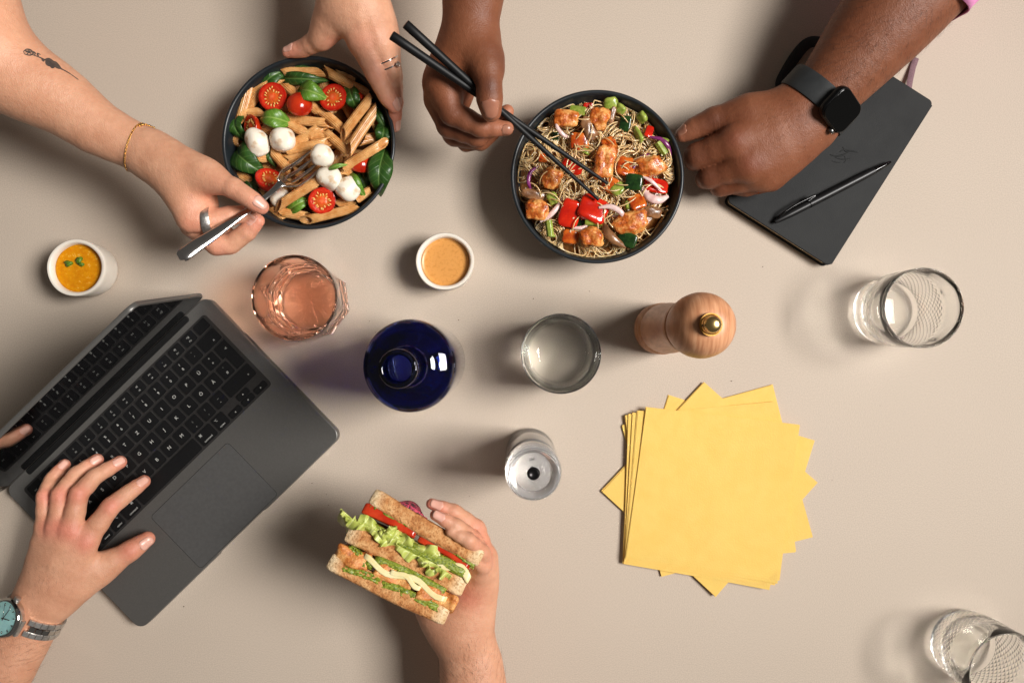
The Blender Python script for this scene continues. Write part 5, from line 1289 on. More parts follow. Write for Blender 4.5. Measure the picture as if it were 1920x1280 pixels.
basil(1135, 470, 230, 60, 60, 56, BAS_D, 'thin green leaf along the right rim of the pasta', .5, .8, 11)
basil(585, 1068, 200, 90, -28, 60, BAS_L, 'bright leaf under the bottom penne', .5, .6, 12)
basil(965, 930, 190, 100, 50, 70, BAS_L, 'bright leaf behind the lower right mozzarella', .8, .6, 13)
basil(260, 930, 190, 90, 80, 50, BAS_D, 'dark leaf low at the lower left of the pasta', .5, .6, 14)
basil(1030, 900, 150, 100, 80, 52, BAS_D, 'dark leaf under the big right basil leaf', .5, .6, 15)
basil(390, 740, 150, 70, 70, 54, BAS_D, 'dark leaf sliver under the left mozzarella', .5, .6, 16)
basil(850, 810, 130, 34, -15, 80, BAS_L, 'thin green sliver lying on the mozzarella', .4, .6, 17)
BROTH = pmat('pasta_dressing', srgb(70, 40, 18), srgb(104, 62, 28), 90, 0.2, 0.3, 120, 0.002)
V, F = lathe_data([(0, .034), (PR * .5, .033), (PR * .8, .030), (PR * .845, .0305), (PR * .85, .027), (0, .02)], 64, rfun=lambda t, i: 1 - .01 * (1 + math.sin(9 * t)) * (i > 1))
o = mesh_obj('dressing', V, F, BROTH); o.location = (PB.x, PB.y, 0); tag(o, 'brown dressing pooled under the penne in the pasta bowl', 'dressing')
# ------------------------------------------------------------------ noodle bowl
rn = random.Random(21); S2 = 0.28125
def nc_(x, y, z): return P(940 + x * S2, 150 + y * S2, z)
def dome(x, y):
    r = math.hypot(x - NB.x, y - NB.y) / NR; return 0.055 - 0.012 * r ** 4
NOOD = pmat('glass_noodle', srgb(212, 170, 116), srgb(233, 203, 155), 60, 0.2, sss=0.4, srad=(1, .7, .4), sscale=0.003, spec=0.5, coat=0.5)
V, F = [], []
def strand(pts, r=0.00076):
    v, f = tube_data(pts, r, 5, False); o = len(V); F.extend(tuple(i + o for i in q) for q in f); V.extend(v)
for b_ in range(118):
    a = rn.uniform(0, 6.283); rr = NR * .84 * math.sqrt(rn.uniform(0.0, 1)); cx, cy = NB.x + rr * math.cos(a), NB.y + rr * math.sin(a)
    edge = rr / NR
    cr = rn.uniform(.005, .013) if rn.random() < .42 else rn.uniform(.014, .035)
    h0 = (a + math.pi / 2 if edge > .62 else rn.uniform(0, 6.283)) + rn.uniform(-.5, .5); sgn = rn.choice((-1, 1)); n_str = rn.randint(3, 7); zb = rn.uniform(-.006, .004)
    for k in range(n_str):
        off = (k - n_str / 2) * .00125 + rn.uniform(-.0006, .0006); L_ = rn.uniform(.028, .065); npt = 16; x, y, h = cx - off * math.sin(h0), cy + off * math.cos(h0), h0
        ph = rn.uniform(0, 6.28); am = rn.uniform(.0008, .003); pts = []; curv = sgn / max(.0035, cr + off * sgn * -1)
        for i in range(npt):
            t = i / (npt - 1); q = math.hypot(x - NB.x, y - NB.y)
            if q > NR * .905: fx = NR * .905 / q; x, y = NB.x + (x - NB.x) * fx, NB.y + (y - NB.y) * fx
            z = dome(x, y) + zb + am * math.sin(ph + t * 5) - .004 * (abs(2 * t - 1) ** 4) + k * .0002
            pts.append(Vector((x, y, z))); st = L_ / npt; x += st * math.cos(h); y += st * math.sin(h); h += curv * st * (1 + .3 * math.sin(ph + 4 * t))
        strand(pts)
# strands lying over the pieces
for b_ in range(84):
    a = rn.uniform(0, 6.283); rr = NR * .78 * math.sqrt(rn.uniform(0.02, 1)); x, y = NB.x + rr * math.cos(a), NB.y + rr * math.sin(a); h = rn.uniform(0, 6.283); cv = rn.choice((-1, 1)) / rn.uniform(.010, .04); L_ = rn.uniform(.02, .05); pts = []; ph = rn.uniform(0, 6)
    for i in range(16):
        t = i / 15; q = math.hypot(x - NB.x, y - NB.y)
        if q > NR * .88: x, y = NB.x + (x - NB.x) * NR * .88 / q, NB.y + (y - NB.y) * NR * .88 / q
        pts.append(Vector((x, y, dome(x, y) + .004 + .0105 * math.sin(math.pi * t) ** .7 + .001 * math.sin(ph + 6 * t)))); x += L_ / 16 * math.cos(h); y += L_ / 16 * math.sin(h); h += cv * L_ / 16
    strand(pts, .00065)
# loose coils that stand out near the rim
for x, y, r_, turns, nst in [(290, 290, 48, 1.3, 3), (320, 1030, 90, 1.2, 5), (1140, 590, 60, 1.3, 4), (480, 720, 75, 1.2, 5), (600, 640, 50, .9, 4), (560, 480, 60, .8, 4), (170, 480, 70, .7, 5), (130, 620, 55, .8, 4), (820, 420, 90, .6, 6), (500, 1120, 110, .5, 6), (700, 1110, 80, .5, 6), (980, 440, 80, .6, 4), (1060, 520, 70, .9, 4), (380, 600, 40, 1.2, 2), (1060, 960, 110, .5, 5), (430, 200, 60, .7, 4)]:
    for k in range(nst):
        a0 = rn.uniform(0, 6.28); rad = M((r_ + (k - nst / 2) * 11) * S2, .056); c = nc_(x, y, .058); el = rn.uniform(.75, 1.0); pts = []
        for i in range(26):
            t = i / 25; a = a0 + turns * 6.283 * t; p = Vector((c.x + rad * math.cos(a), c.y + rad * el * math.sin(a), 0)); p.z = dome(p.x, p.y) + .0055 + .0012 * math.sin(3 * a + k) + k * .0004
            q = math.hypot(p.x - NB.x, p.y - NB.y)
            if q > NR * .91: p.x, p.y = NB.x + (p.x - NB.x) * NR * .91 / q, NB.y + (p.y - NB.y) * NR * .91 / q
            pts.append(p)
        strand(pts)
o = mesh_obj('noodles', V, F, NOOD); tag(o, 'tangle of pale glass noodles filling the right bowl', 'noodles', kind='stuff')
SAUCE = pmat('stir_fry_sauce', srgb(150, 92, 44), srgb(184, 126, 70), 70, 0.2, 0.3, 140, 0.002)
V2, F2 = lathe_data([(0, .046), (NR * .5, .045), (NR * .8, .041), (NR * .885, .0385), (NR * .89, .036), (0, .03)], 64)
o = mesh_obj('sauce_bed', V2, F2, SAUCE); o.location = (NB.x, NB.y, 0); tag(o, 'brown sauce under the glass noodles', 'sauce')
m, nt, N, L, B = nodes_of('fried_chicken')
n1 = noise_node(N, L, 120, 5); n2 = noise_node(N, L, 420, 4)
r1 = ramp(N, L, n1.outputs['Fac'], [(0.32, srgb(136, 54, 12)), (0.47, srgb(206, 108, 38)), (0.62, srgb(236, 170, 96))]); r2 = ramp(N, L, n2.outputs['Fac'], [(.3, (.7, .6, .5, 1)), (.6, (1.05, 1.05, 1.05, 1))])
mx = N.new('ShaderNodeMix'); mx.data_type = 'RGBA'; mx.blend_type = 'MULTIPLY'; mx.inputs[0].default_value = 1; L.new(r1.outputs['Color'], mx.inputs[6]); L.new(r2.outputs['Color'], mx.inputs[7]); L.new(mx.outputs[2], B.inputs['Base Color'])
B.inputs['Roughness'].default_value = 0.3; B.inputs['Coat Weight'].default_value = 0.3; B.inputs['Subsurface Weight'].default_value = .15; B.inputs['Subsurface Radius'].default_value = (1, .5, .2); B.inputs['Subsurface Scale'].default_value = .003
bump(N, L, n2.outputs['Fac'], B, 0.7, 0.0016); CHICK = m
REDP = pmat('red_pepper', srgb(170, 20, 6), srgb(204, 40, 14), 70, 0.12, 0.1, 120, .001, sss=.2, srad=(1, .2, .1), coat=.6)
ORAP = pmat('glazed_pepper', srgb(150, 44, 8), srgb(204, 104, 30), 130, 0.14, 0.15, 120, .001, sss=.25, srad=(1, .4, .1), coat=.6)
GRN = pmat('spring_onion', srgb(112, 134, 40), srgb(166, 178, 84), 170, 0.25, 0.2, 260, .0008, sss=.2, srad=(.6, 1, .2), coat=.3)
DGR = pmat('courgette_skin', srgb(14, 36, 12), srgb(34, 66, 24), 160, 0.22, 0.25, 240, .001, coat=.4)
MUSH = pmat('mushroom', srgb(92, 58, 34), srgb(150, 106, 70), 100, 0.28, 0.4, 260, .0012, coat=.3)
ONI = pmat('red_onion', srgb(214, 176, 170), srgb(232, 206, 200), 200, 0.22, sss=.3, srad=(1, .8, .9), coat=.3); ONIP = pmat('red_onion_skin', srgb(96, 26, 78), srgb(134, 54, 112), 200, 0.25, coat=.3)
def bit(x, y, w, h, z, rot, mt, name, cat, lb, grp, seed, box=3.0, amp=.14, deep=.6, tilt=(0, 0), fine=.03):
    z /= 1000; me = chunk_mesh(name, M(w * S2 / 2, z), M(h * S2 / 2, z), M(min(w, h) * S2 / 2 * deep, z), seed, mt, box, amp, 1.5, 4, fine)
    place(me, name, nc_(x, y, z), (tilt[0], tilt[1], rot), lb, cat, grp)
CH = [(430, 258, 150, 110, 64, 10, 'above the left chopstick at the top'), (655, 258, 120, 145, 64, 30, 'beside the mushroom at the top'), (690, 545, 130, 210, 68, 8, 'long, in the middle right of the chopsticks'), (985, 580, 190, 130, 66, -10, 'pale, near the right rim'), (335, 655, 125, 130, 62, 20, 'dark, left of the chopsticks'), (236, 868, 150, 128, 64, 5, 'square, at the lower left rim'), (602, 1048, 140, 125, 66, 0, 'square, at the bottom'), (870, 950, 220, 145, 66, -15, 'largest, at the lower right')]
for i, (x, y, w, h, z, a, lb) in enumerate(CH): bit(x, y, w, h, z, -a, CHICK, 'chicken_piece', 'chicken', 'glazed chicken piece ' + lb, 'chicken pieces in the noodles', 31 + i, 3.4, .34, .7, (10, -8), .06)
PE = [(612, 862, 200, 165, 66, 22, REDP, 'bright red pepper square under the chopstick tips'), (455, 890, 135, 185, 64, 15, REDP, 'dark red pepper strip left of the bright one'), (722, 440, 95, 120, 64, -20, ORAP, 'red-orange pepper above the long chicken piece'), (580, 176, 70, 45, 58, 0, REDP, 'small red pepper bit at the top'), (985, 345, 55, 80, 60, 20, REDP, 'small red pepper bit at the upper right'), (480, 575, 150, 90, 60, 35, REDP, 'red pepper under the chopsticks'),
      (1030, 705, 165, 95, 60, 10, REDP, 'dark red pepper near the right rim'), (522, 410, 125, 115, 61, 0, ORAP, 'orange pepper above the chopsticks'), (830, 580, 130, 135, 64, 15, ORAP, 'orange pepper right of the long chicken'), (730, 700, 110, 105, 62, 30, ORAP, 'orange pepper below the long chicken'), (905, 812, 110, 105, 65, -20, ORAP, 'orange pepper above the largest chicken'), (460, 1045, 110, 90, 60, 10, ORAP, 'orange pepper at the bottom left'), (290, 520, 90, 60, 56, 0, ORAP, 'orange pepper bit at the far left')]
for i, (x, y, w, h, z, a, mt, lb) in enumerate(PE): bit(x, y, w, h, z, -a, mt, 'pepper_piece', 'pepper', lb, 'pepper pieces in the noodles', 51 + i, 5.0, .10, .35, (12 if i % 2 else -10, 8), .008)
DG = [(882, 682, 118, 110, 68, 8, 'dark green courgette cube right of the middle'), (838, 1062, 130, 100, 64, 25, 'dark green courgette slice at the bottom right'), (825, 292, 80, 105, 60, 10, 'dark green courgette piece at the upper right'), (520, 935, 60, 80, 58, -25, 'dark green courgette sliver below the red pepper'), (355, 375, 60, 50, 54, 0, 'dark green bit at the upper left')]
for i, (x, y, w, h, z, a, lb) in enumerate(DG): bit(x, y, w, h, z, -a, DGR, 'courgette_piece', 'courgette', lb, 'courgette pieces in the noodles', 71 + i, 5.0, .08, .5, (8, -10), .01)
MU = [(588, 322, 100, 160, 64, -22, 'brown mushroom slice at the top'), (1012, 882, 120, 75, 64, 10, 'mushroom slice at the right with dark gills'), (215, 765, 170, 70, 60, 12, 'mushroom slice at the left'), (740, 235, 40, 120, 60, 10, 'thin mushroom strip beside the top chicken')]
for i, (x, y, w, h, z, a, lb) in enumerate(MU): bit(x, y, w, h, z, -a, MUSH, 'mushroom_slice', 'mushroom', lb, 'mushroom slices in the noodles', 81 + i, 2.5, .2, .4, (10, 10), .02)
def arc_thing(pts, r, flat, mt, name, cat, lb, grp):
    p = [nc_(q[0], q[1], q[2] / 1000) for q in catmull(pts, 7)]; n = len(p); o = tube(name, p, [M(r * S2, .06) * (.35 + .65 * math.sin(math.pi * min(1, max(0.04, (i + .5) / n)))) for i in range(n)], mt, None, 10, flat, (0, 0, 1)); tag(o, lb, cat, grp)
arc_thing([(690, 960, 66), (705, 1010, 68), (755, 1065, 68), (830, 1115, 64)], 30, .6, MUSH, 'mushroom_slice', 'mushroom', 'curved mushroom slice left of the bottom courgette', 'mushroom slices in the noodles')
for i, (pts, r, mt, lb) in enumerate([([(245, 575, 62), (195, 615, 64), (180, 680, 64), (200, 740, 60)], 14, ONIP, 'purple onion arc at the left'), ([(650, 850, 70), (730, 845, 71), (800, 885, 71), (822, 945, 66)], 20, ONI, 'pale onion arc right of the red pepper'), ([(260, 945, 62), (320, 905, 64), (370, 850, 64), (410, 790, 62)], 18, ONI, 'pale onion strip beside the lower left chicken'), ([(990, 380, 62), (1060, 395, 64), (1110, 440, 63), (1130, 510, 58)], 16, ONIP, 'purple onion arc near the upper right rim'),
        ([(365, 260, 64), (375, 320, 66), (420, 370, 64), (460, 380, 60)], 14, ONI, 'pale onion strip below the top left chicken'), ([(945, 645, 68), (1000, 675, 69), (1070, 740, 66)], 13, ONI, 'thin pale onion strip near the right rim'), ([(880, 590, 67), (915, 530, 66), (990, 485, 62)], 14, ONIP, 'purple onion arc above the right chicken'), ([(470, 985, 62), (540, 985, 62), (580, 960, 60)], 14, ONI, 'pale onion bit under the red pepper'), ([(940, 720, 64), (985, 780, 66), (1050, 800, 66), (1110, 775, 62)], 30, ONI, 'broad pale onion ring piece at the right'), ([(740, 905, 62), (830, 915, 63), (880, 900, 60)], 12, ONI, 'thin onion strip above the largest chicken')]):
    arc_thing(pts, r, .7, mt, 'onion_slice', 'onion', lb, 'onion slices in the noodles')
# spring onion: short grooved stalks, some hollow rings
def stalk_mesh(L_, r, seed):
    V, F = lathe_data([(r * .45, -L_/2), (r, -L_/2), (r * 1.02, 0), (r, L_/2), (r * .45, L_/2), (r * .4, 0)], 24, True, rfun=lambda t, i: 1 + .07 * math.cos(7 * t + seed) * (i in (1, 2, 3)))
    V = [(z, x, y * .8) for x, y, z in V]; me = bpy.data.meshes.new('spring_onion'); me.from_pydata(V, [], F); setmat(me, GRN); me.polygons.foreach_set('use_smooth', [True] * len(F))
    bm = bmesh.new(); bm.from_mesh(me); bmesh.ops.recalc_face_normals(bm, faces=bm.faces[:]); bm.to_mesh(me); bm.free(); me.set_sharp_from_angle(angle=R(45)); return me
for i, (x, y, l, w, z, a, lb) in enumerate([(510, 205, 100, 62, 62, 12, 'ribbed, at the top between two chicken pieces'), (730, 158, 90, 80, 60, 0, 'broad, at the very top'), (792, 195, 70, 70, 60, 40, 'pale, at the top beside the broad one'), (935, 250, 75, 80, 58, 60, 'ring near the upper right rim'), (912, 362, 115, 68, 62, 62, 'long, at the upper right'), (1068, 455, 95, 62, 60, 55, 'near the right rim'), (1090, 398, 55, 40, 60, 20, 'small, near the right rim'), (568, 476, 55, 48, 63, 20, 'small, above the crossing of the chopsticks'),
        (778, 725, 100, 80, 64, -40, 'broad, right of the chopstick tip'), (850, 832, 60, 50, 64, 80, 'small, above the largest chicken'), (340, 790, 85, 72, 62, 70, 'left of the dark red pepper'), (320, 988, 105, 50, 64, 82, 'standing in the lower left noodle coil'), (615, 946, 115, 62, 63, 5, 'ribbed, below the bright red pepper'), (340, 1040, 40, 34, 60, 0, 'small, in the lower left noodle coil')]):
    z /= 1000; o = obj_from(stalk_mesh(M(l * S2, z), M(w * S2 / 2, z), i) if i in (0, 5, 11, 12) else chunk_mesh('spring_onion', M(l * S2 / 2, z), M(w * S2 / 2, z), M(w * S2 / 4, z), 90 + i, GRN, 3.4, .22, 1.4, 3, .02), 'spring_onion'); o.location = nc_(x, y, z); o.rotation_euler = (R(20 * i), R((i * 37) % 24 - 12), R(-a)); tag(o, 'green spring onion piece ' + lb, 'spring onion', 'spring onion pieces in the noodles')
SES = pmat('sesame', srgb(226, 206, 168), srgb(240, 226, 196), 300, 0.4); bm = bmesh.new(); bmesh.ops.create_icosphere(bm, subdivisions=1, radius=1)
base_v = [v.co.copy() for v in bm.verts]; base_f = [[v.index for v in f.verts] for f in bm.faces]; bm.free(); V, F = [], []
for k in range(75):
    a = rn.uniform(0, 6.283); rr = NR * .85 * math.sqrt(rn.uniform(.02, 1)); x, y = NB.x + rr * math.cos(a), NB.y + rr * math.sin(a); t = rn.uniform(0, 6.28); o_ = len(V); z = dome(x, y) + rn.uniform(.007, .013)
    for c in base_v: X = c.x * .0014; Y = c.y * .0008; V.append((x + X * math.cos(t) - Y * math.sin(t), y + X * math.sin(t) + Y * math.cos(t), z + c.z * .0005))
    F += [tuple(i + o_ for i in f) for f in base_f]
o = mesh_obj('sesame_seeds', V, F, SES); tag(o, 'pale sesame seeds scattered over the noodles', 'sesame seeds', kind='stuff')
# ------------------------------------------------------------------ club sandwich, cut side up
m, nt, N, L, B = nodes_of('toasted_bread')
tc = N.new('ShaderNodeTexCoord'); sx = N.new('ShaderNodeSeparateXYZ'); L.new(tc.outputs['Generated'], sx.inputs['Vector'])
n1 = noise_node(N, L, 90, 5, .6); n2 = noise_node(N, L, 420, 4, .6); n3 = noise_node(N, L, 30, 3)
crust = ramp(N, L, n1.outputs['Fac'], [(.30, srgb(142, 84, 42)), (.48, srgb(190, 130, 78)), (.66, srgb(218, 170, 116))])
crumb = ramp(N, L, n1.outputs['Fac'], [(.3, srgb(196, 158, 110)), (.6, srgb(232, 206, 166))])
sub = N.new('ShaderNodeMath'); sub.operation = 'SUBTRACT'; sub.inputs[1].default_value = .5; L.new(sx.outputs['X'], sub.inputs[0])
ab = N.new('ShaderNodeMath'); ab.operation = 'ABSOLUTE'; L.new(sub.outputs[0], ab.inputs[0])
nadd = N.new('ShaderNodeMath'); nadd.operation = 'MULTIPLY_ADD'; nadd.inputs[1].default_value = .12; L.new(n3.outputs['Fac'], nadd.inputs[0]); L.new(ab.outputs[0], nadd.inputs[2])
mrx = N.new('ShaderNodeMapRange'); mrx.inputs['From Min'].default_value = .43; mrx.inputs['From Max'].default_value = .52; L.new(nadd.outputs[0], mrx.inputs['Value'])
suby = N.new('ShaderNodeMath'); suby.operation = 'SUBTRACT'; suby.inputs[1].default_value = .5; L.new(sx.outputs['Y'], suby.inputs[0]); aby = N.new('ShaderNodeMath'); aby.operation = 'ABSOLUTE'; L.new(suby.outputs[0], aby.inputs[0])
ny = N.new('ShaderNodeMath'); ny.operation = 'MULTIPLY_ADD'; ny.inputs[1].default_value = .25; L.new(n3.outputs['Fac'], ny.inputs[0]); L.new(aby.outputs[0], ny.inputs[2])
mry = N.new('ShaderNodeMapRange'); mry.inputs['From Min'].default_value = .52; mry.inputs['From Max'].default_value = .64; mry.inputs['To Max'].default_value = .7; L.new(ny.outputs[0], mry.inputs['Value'])
mxm = N.new('ShaderNodeMath'); mxm.operation = 'MAXIMUM'; L.new(mrx.outputs['Result'], mxm.inputs[0]); L.new(mry.outputs['Result'], mxm.inputs[1])
mx = N.new('ShaderNodeMix'); mx.data_type = 'RGBA'; L.new(mxm.outputs[0], mx.inputs[0]); L.new(crust.outputs['Color'], mx.inputs[6]); L.new(crumb.outputs['Color'], mx.inputs[7])
r2 = ramp(N, L, n2.outputs['Fac'], [(.36, (.66, .54, .44, 1)), (.48, (1, 1, 1, 1))]); m2 = N.new('ShaderNodeMix'); m2.data_type = 'RGBA'; m2.blend_type = 'MULTIPLY'; m2.inputs[0].default_value = 1
L.new(mx.outputs[2], m2.inputs[6]); L.new(r2.outputs['Color'], m2.inputs[7]); L.new(m2.outputs[2], B.inputs['Base Color']); B.inputs['Roughness'].default_value = .75; B.inputs['Specular IOR Level'].default_value = .25
b1 = bump(N, L, n2.outputs['Fac'], B, .9, .0018); bump(N, L, n1.outputs['Fac'], B, .6, .003, b1); BREAD = m
def block(name, sx_, sy_, sz_, seed, mt, cuts=14, rnd=6, amp=.02, freq=60, bow=0, sag=None):
    bm = bmesh.new(); bmesh.ops.create_cube(bm, size=2); bmesh.ops.subdivide_edges(bm, edges=bm.edges[:], cuts=cuts, use_grid_fill=True); sd = Vector((seed * 5.1, seed * 2.3, seed))
    mn = min(sx_, sy_, sz_)
    for v in bm.verts:
        c = v.co.copy(); half = Vector((sx_, sy_, sz_)); p = Vector((c.x * sx_, c.y * sy_, c.z * sz_)); rad = mn * .45
        inner = Vector([max(-h + rad, min(h - rad, q)) for q, h in zip(p, half)]); d = p - inner
        if d.length > 1e-9: p = inner + d.normalized() * min(d.length, rad) if d.length > rad else p
        nn = mnoise.noise(p * freq + sd); p += (p / max(p.length, 1e-6)) * nn * amp * mn * 2 + Vector((0, 1, 0)) * mnoise.noise(Vector((p.x * 30, 0, p.z * 20)) + sd) * amp * mn * 2.5
        if bow: p.y += bow * (1 - (p.x / sx_) ** 2)
        if sag: p.y += sag(p.x / sx_)
        v.co = p
    me = bpy.data.meshes.new(name); bmesh.ops.recalc_face_normals(bm, faces=bm.faces[:]); bm.to_mesh(me); bm.free(); setmat(me, mt); me.polygons.foreach_set('use_smooth', [True] * len(me.polygons)); return me
ZT = .150; sc_o = P(765, 1040, .122)
sand = empty('sandwich', (sc_o.x, sc_o.y, .095)); tag(sand, 'triple-decker toasted sandwich with lettuce and tomato held in a hand', 'sandwich'); SI = Matrix.Translation(sand.location).inverted()
def kc(x, y): return (560 + x * .3281, 860 + y * .3281)          # measured on an enlarged view
def lay(name, a, b_, thick, z0, z1, mt, seed, raw=True, **kw):
    """block from a to b (enlarged-view points), thick in enlarged pixels, z0..z1 mm"""
    zt = z1 / 1000; pa, pb = P(*kc(*a), zt), P(*kc(*b_), zt); d = pb - pa; me = block(name, d.length / 2, M(thick * .3281, zt) / 2, (z1 - z0) / 2000, seed, mt, **kw)
    o = obj_from(me, name, sand); q = (pa + pb) / 2; o.location = (q.x - sand.location.x, q.y - sand.location.y, (z0 + z1) / 2000 - sand.location.z); o.rotation_euler = (0, 0, math.atan2(d.y, d.x)); return o
o = lay('bread_slice', (412, 212), (1050, 580), 104, 98, 151, BREAD, 1, cuts=18, amp=.045, bow=-.001); o['label'] = 'upper toasted bread slice against the fingers'
o = lay('bread_slice', (275, 418), (952, 738), 108, 98, 147, BREAD, 2, cuts=18, amp=.05, bow=.002); o['label'] = 'middle bread slice'
o = lay('bread_slice', (185, 568), (852, 892), 100, 98, 149, BREAD, 3, cuts=18, amp=.05, bow=-.002); o['label'] = 'lower bread slice'
TOMS = pmat('tomato_slice', srgb(168, 36, 14), srgb(200, 66, 32), 60, .16, .15, 200, .001, sss=.25, srad=(1, .25, .1), coat=.5)
lay('tomato_slice', (365, 278), (672, 430), 74, 105, 149, TOMS, 4, amp=.03, bow=.002); lay('tomato_slice', (690, 445), (985, 612), 68, 105, 148, TOMS, 5, amp=.03, bow=.002)
lay('tomato_slice', (360, 330), (600, 440), 22, 105, 142, TOMS, 6, amp=.03)
CHEE = pmat('melted_cheese', srgb(222, 206, 148), srgb(236, 224, 176), 60, .3, .15, 160, .001, sss=.3, srad=(1, .85, .5), coat=.2)
wv = lambda A_, f_, p_: (lambda u: A_ * math.sin(f_ * u + p_))
lay('cheese_slice', (370, 568), (850, 790), 36, 108, 151.5, CHEE, 7, cuts=16, amp=.05, sag=wv(.0032, 5.2, .6)); lay('cheese_slice', (770, 550), (985, 680), 56, 108, 149, CHEE, 8, cuts=14, amp=.06, sag=wv(.003, 4, 0)); lay('cheese_slice', (530, 630), (700, 735), 32, 110, 152, CHEE, 9, cuts=14, amp=.05, sag=wv(.002, 4, 2))
# lettuce: ruffled leaves standing on edge
LET = leaf_mat('lettuce', srgb(162, 172, 72), srgb(194, 200, 112), srgb(216, 218, 156), 500)
def lettuce(pts, amp, seed, z0, z1, label=None, fr=1.0):
    rl = random.Random(seed); c = catmull(pts, 14); n = len(c); V, F = [], []; nv = 11; p1, p2, p3 = (rl.uniform(0, 6) for _ in range(3))
    for i, q in enumerate(c):
        a = c[max(i - 1, 0)]; b2 = c[min(i + 1, n - 1)]; t = np.array([b2[0] - a[0], b2[1] - a[1]]); t = t / (np.linalg.norm(t) + 1e-9); nn = (-t[1], t[0]); u = i / n
        for j in range(nv):
            v = j / (nv - 1); f_ = max(0, (v - .4) / .6); side = 1 if seed % 2 else -1
            ruf = math.sin(u * 24 * fr + p1) + .7 * math.sin(u * 43 * fr + p2 + 2 * v) + .4 * math.sin(u * 80 * fr + p3 + 3 * v)
            w = side * f_ * amp * 1.9 * (1 + .35 * math.sin(u * 15 + p3)) + amp * .22 * f_ * ruf
            z = (z0 + (z1 - z0) * min(1, v / .45) ** .8 + (1.5 + 2.6 * f_) * ruf * f_ - 3.0 * f_ * f_) / 1000; s_ = 5 * f_ * math.sin(u * 52 * fr + p1)
            V.append(SI @ P(*kc(q[0] + nn[0] * w + t[0] * s_, q[1] + nn[1] * w + t[1] * s_), z))
    for i in range(n - 1):
        for j in range(nv - 1): k = i * nv + j; F.append((k, k + 1, k + nv + 1, k + nv))
    o = mesh_obj('lettuce_leaf', V, F, LET, sand); s_ = o.modifiers.new('t', 'SOLIDIFY'); s_.thickness = .0006; sb = o.modifiers.new('s', 'SUBSURF'); sb.levels = sb.render_levels = 1
lettuce([(250, 290), (330, 350), (430, 400), (520, 440), (600, 470)], 24, 1, 108, 152); lettuce([(330, 365), (450, 420), (560, 470), (680, 520), (790, 570)], 26, 2, 108, 151); lettuce([(480, 440), (600, 500), (720, 560), (830, 620), (880, 660)], 26, 3, 108, 150)
lettuce([(300, 350), (400, 405), (470, 440)], 16, 4, 108, 150); lettuce([(690, 560), (740, 600), (760, 630), (800, 620)], 18, 5, 115, 154, fr=.6); lettuce([(450, 430), (480, 460), (520, 430), (560, 400)], 16, 6, 115, 155, fr=.6); lettuce([(245, 285), (268, 330), (320, 345)], 10, 7, 118, 152, fr=.5)
lettuce([(620, 490), (720, 540), (820, 600), (900, 640)], 20, 8, 112, 147)
CHICKS = CHICK.copy(); CHICKS.node_tree.nodes['Principled BSDF'].inputs['Coat Weight'].default_value = 0; CHICKS.node_tree.nodes['Principled BSDF'].inputs['Roughness'].default_value = .45
for nd in CHICKS.node_tree.nodes:
    if nd.type == 'VALTORGB' and len(nd.color_ramp.elements) == 3:
        for el, cc_ in zip(nd.color_ramp.elements, (srgb(150, 74, 26), srgb(208, 130, 62), srgb(232, 174, 108))): el.color = cc_
PEST = pmat('pesto', srgb(84, 100, 18), srgb(146, 156, 50), 500, .4, .6, 600, .0012, coat=.2)
for i, (a, b_, t_) in enumerate([((222, 508), (412, 598), 100), ((440, 632), (645, 722), 98), ((670, 765), (892, 842), 92)]): lay('chicken_piece', a, b_, t_, 104, 150, CHICKS, 20 + i, cuts=16, amp=.30, freq=75)
V, F = [], []; rp2 = random.Random(5)
bm = bmesh.new(); bmesh.ops.create_icosphere(bm, subdivisions=2, radius=1); bv = [v.co.copy() for v in bm.verts]; bf = [[v.index for v in f.verts] for f in bm.faces]; bm.free()
def blobs(a, b_, n, spread):
    for k in range(n):
        t = rp2.random(); x = a[0] + (b_[0] - a[0]) * t + rp2.gauss(0, spread); y = a[1] + (b_[1] - a[1]) * t + rp2.gauss(0, spread); c = SI @ P(*kc(x, y), rp2.uniform(.140, .150)); r = rp2.uniform(.0006, .0015); o_ = len(V); sd = Vector((k * 1.7, n, k))
        V.extend(tuple(c + q * r * (1 + .5 * mnoise.noise(q * 2 + sd))) for q in bv); F.extend(tuple(i + o_ for i in f) for f in bf)
for i, (a, b_, t_) in enumerate([((280, 512), (430, 588), 62), ((265, 605), (470, 690), 44), ((480, 700), (800, 838), 44), ((480, 302), (800, 478), 30), ((790, 472), (1010, 608), 30), ((440, 560), (840, 755), 40), ((380, 360), (960, 650), 60)]): lay('pesto_layer', a, b_, t_, 112, 149.5, PEST, 40 + i, cuts=22, amp=.32, freq=420)
blobs((300, 530), (400, 580), 60, 14); blobs((280, 610), (440, 650), 40, 9); blobs((500, 700), (760, 810), 60, 9); blobs((520, 330), (800, 480), 46, 7); blobs((800, 480), (1000, 610), 40, 7); blobs((500, 600), (740, 710), 40, 9); blobs((400, 270), (430, 285), 8, 6); blobs((690, 560), (860, 660), 24, 12)
o = mesh_obj('pesto', V, F, PEST, sand); o['kind'] = 'stuff'
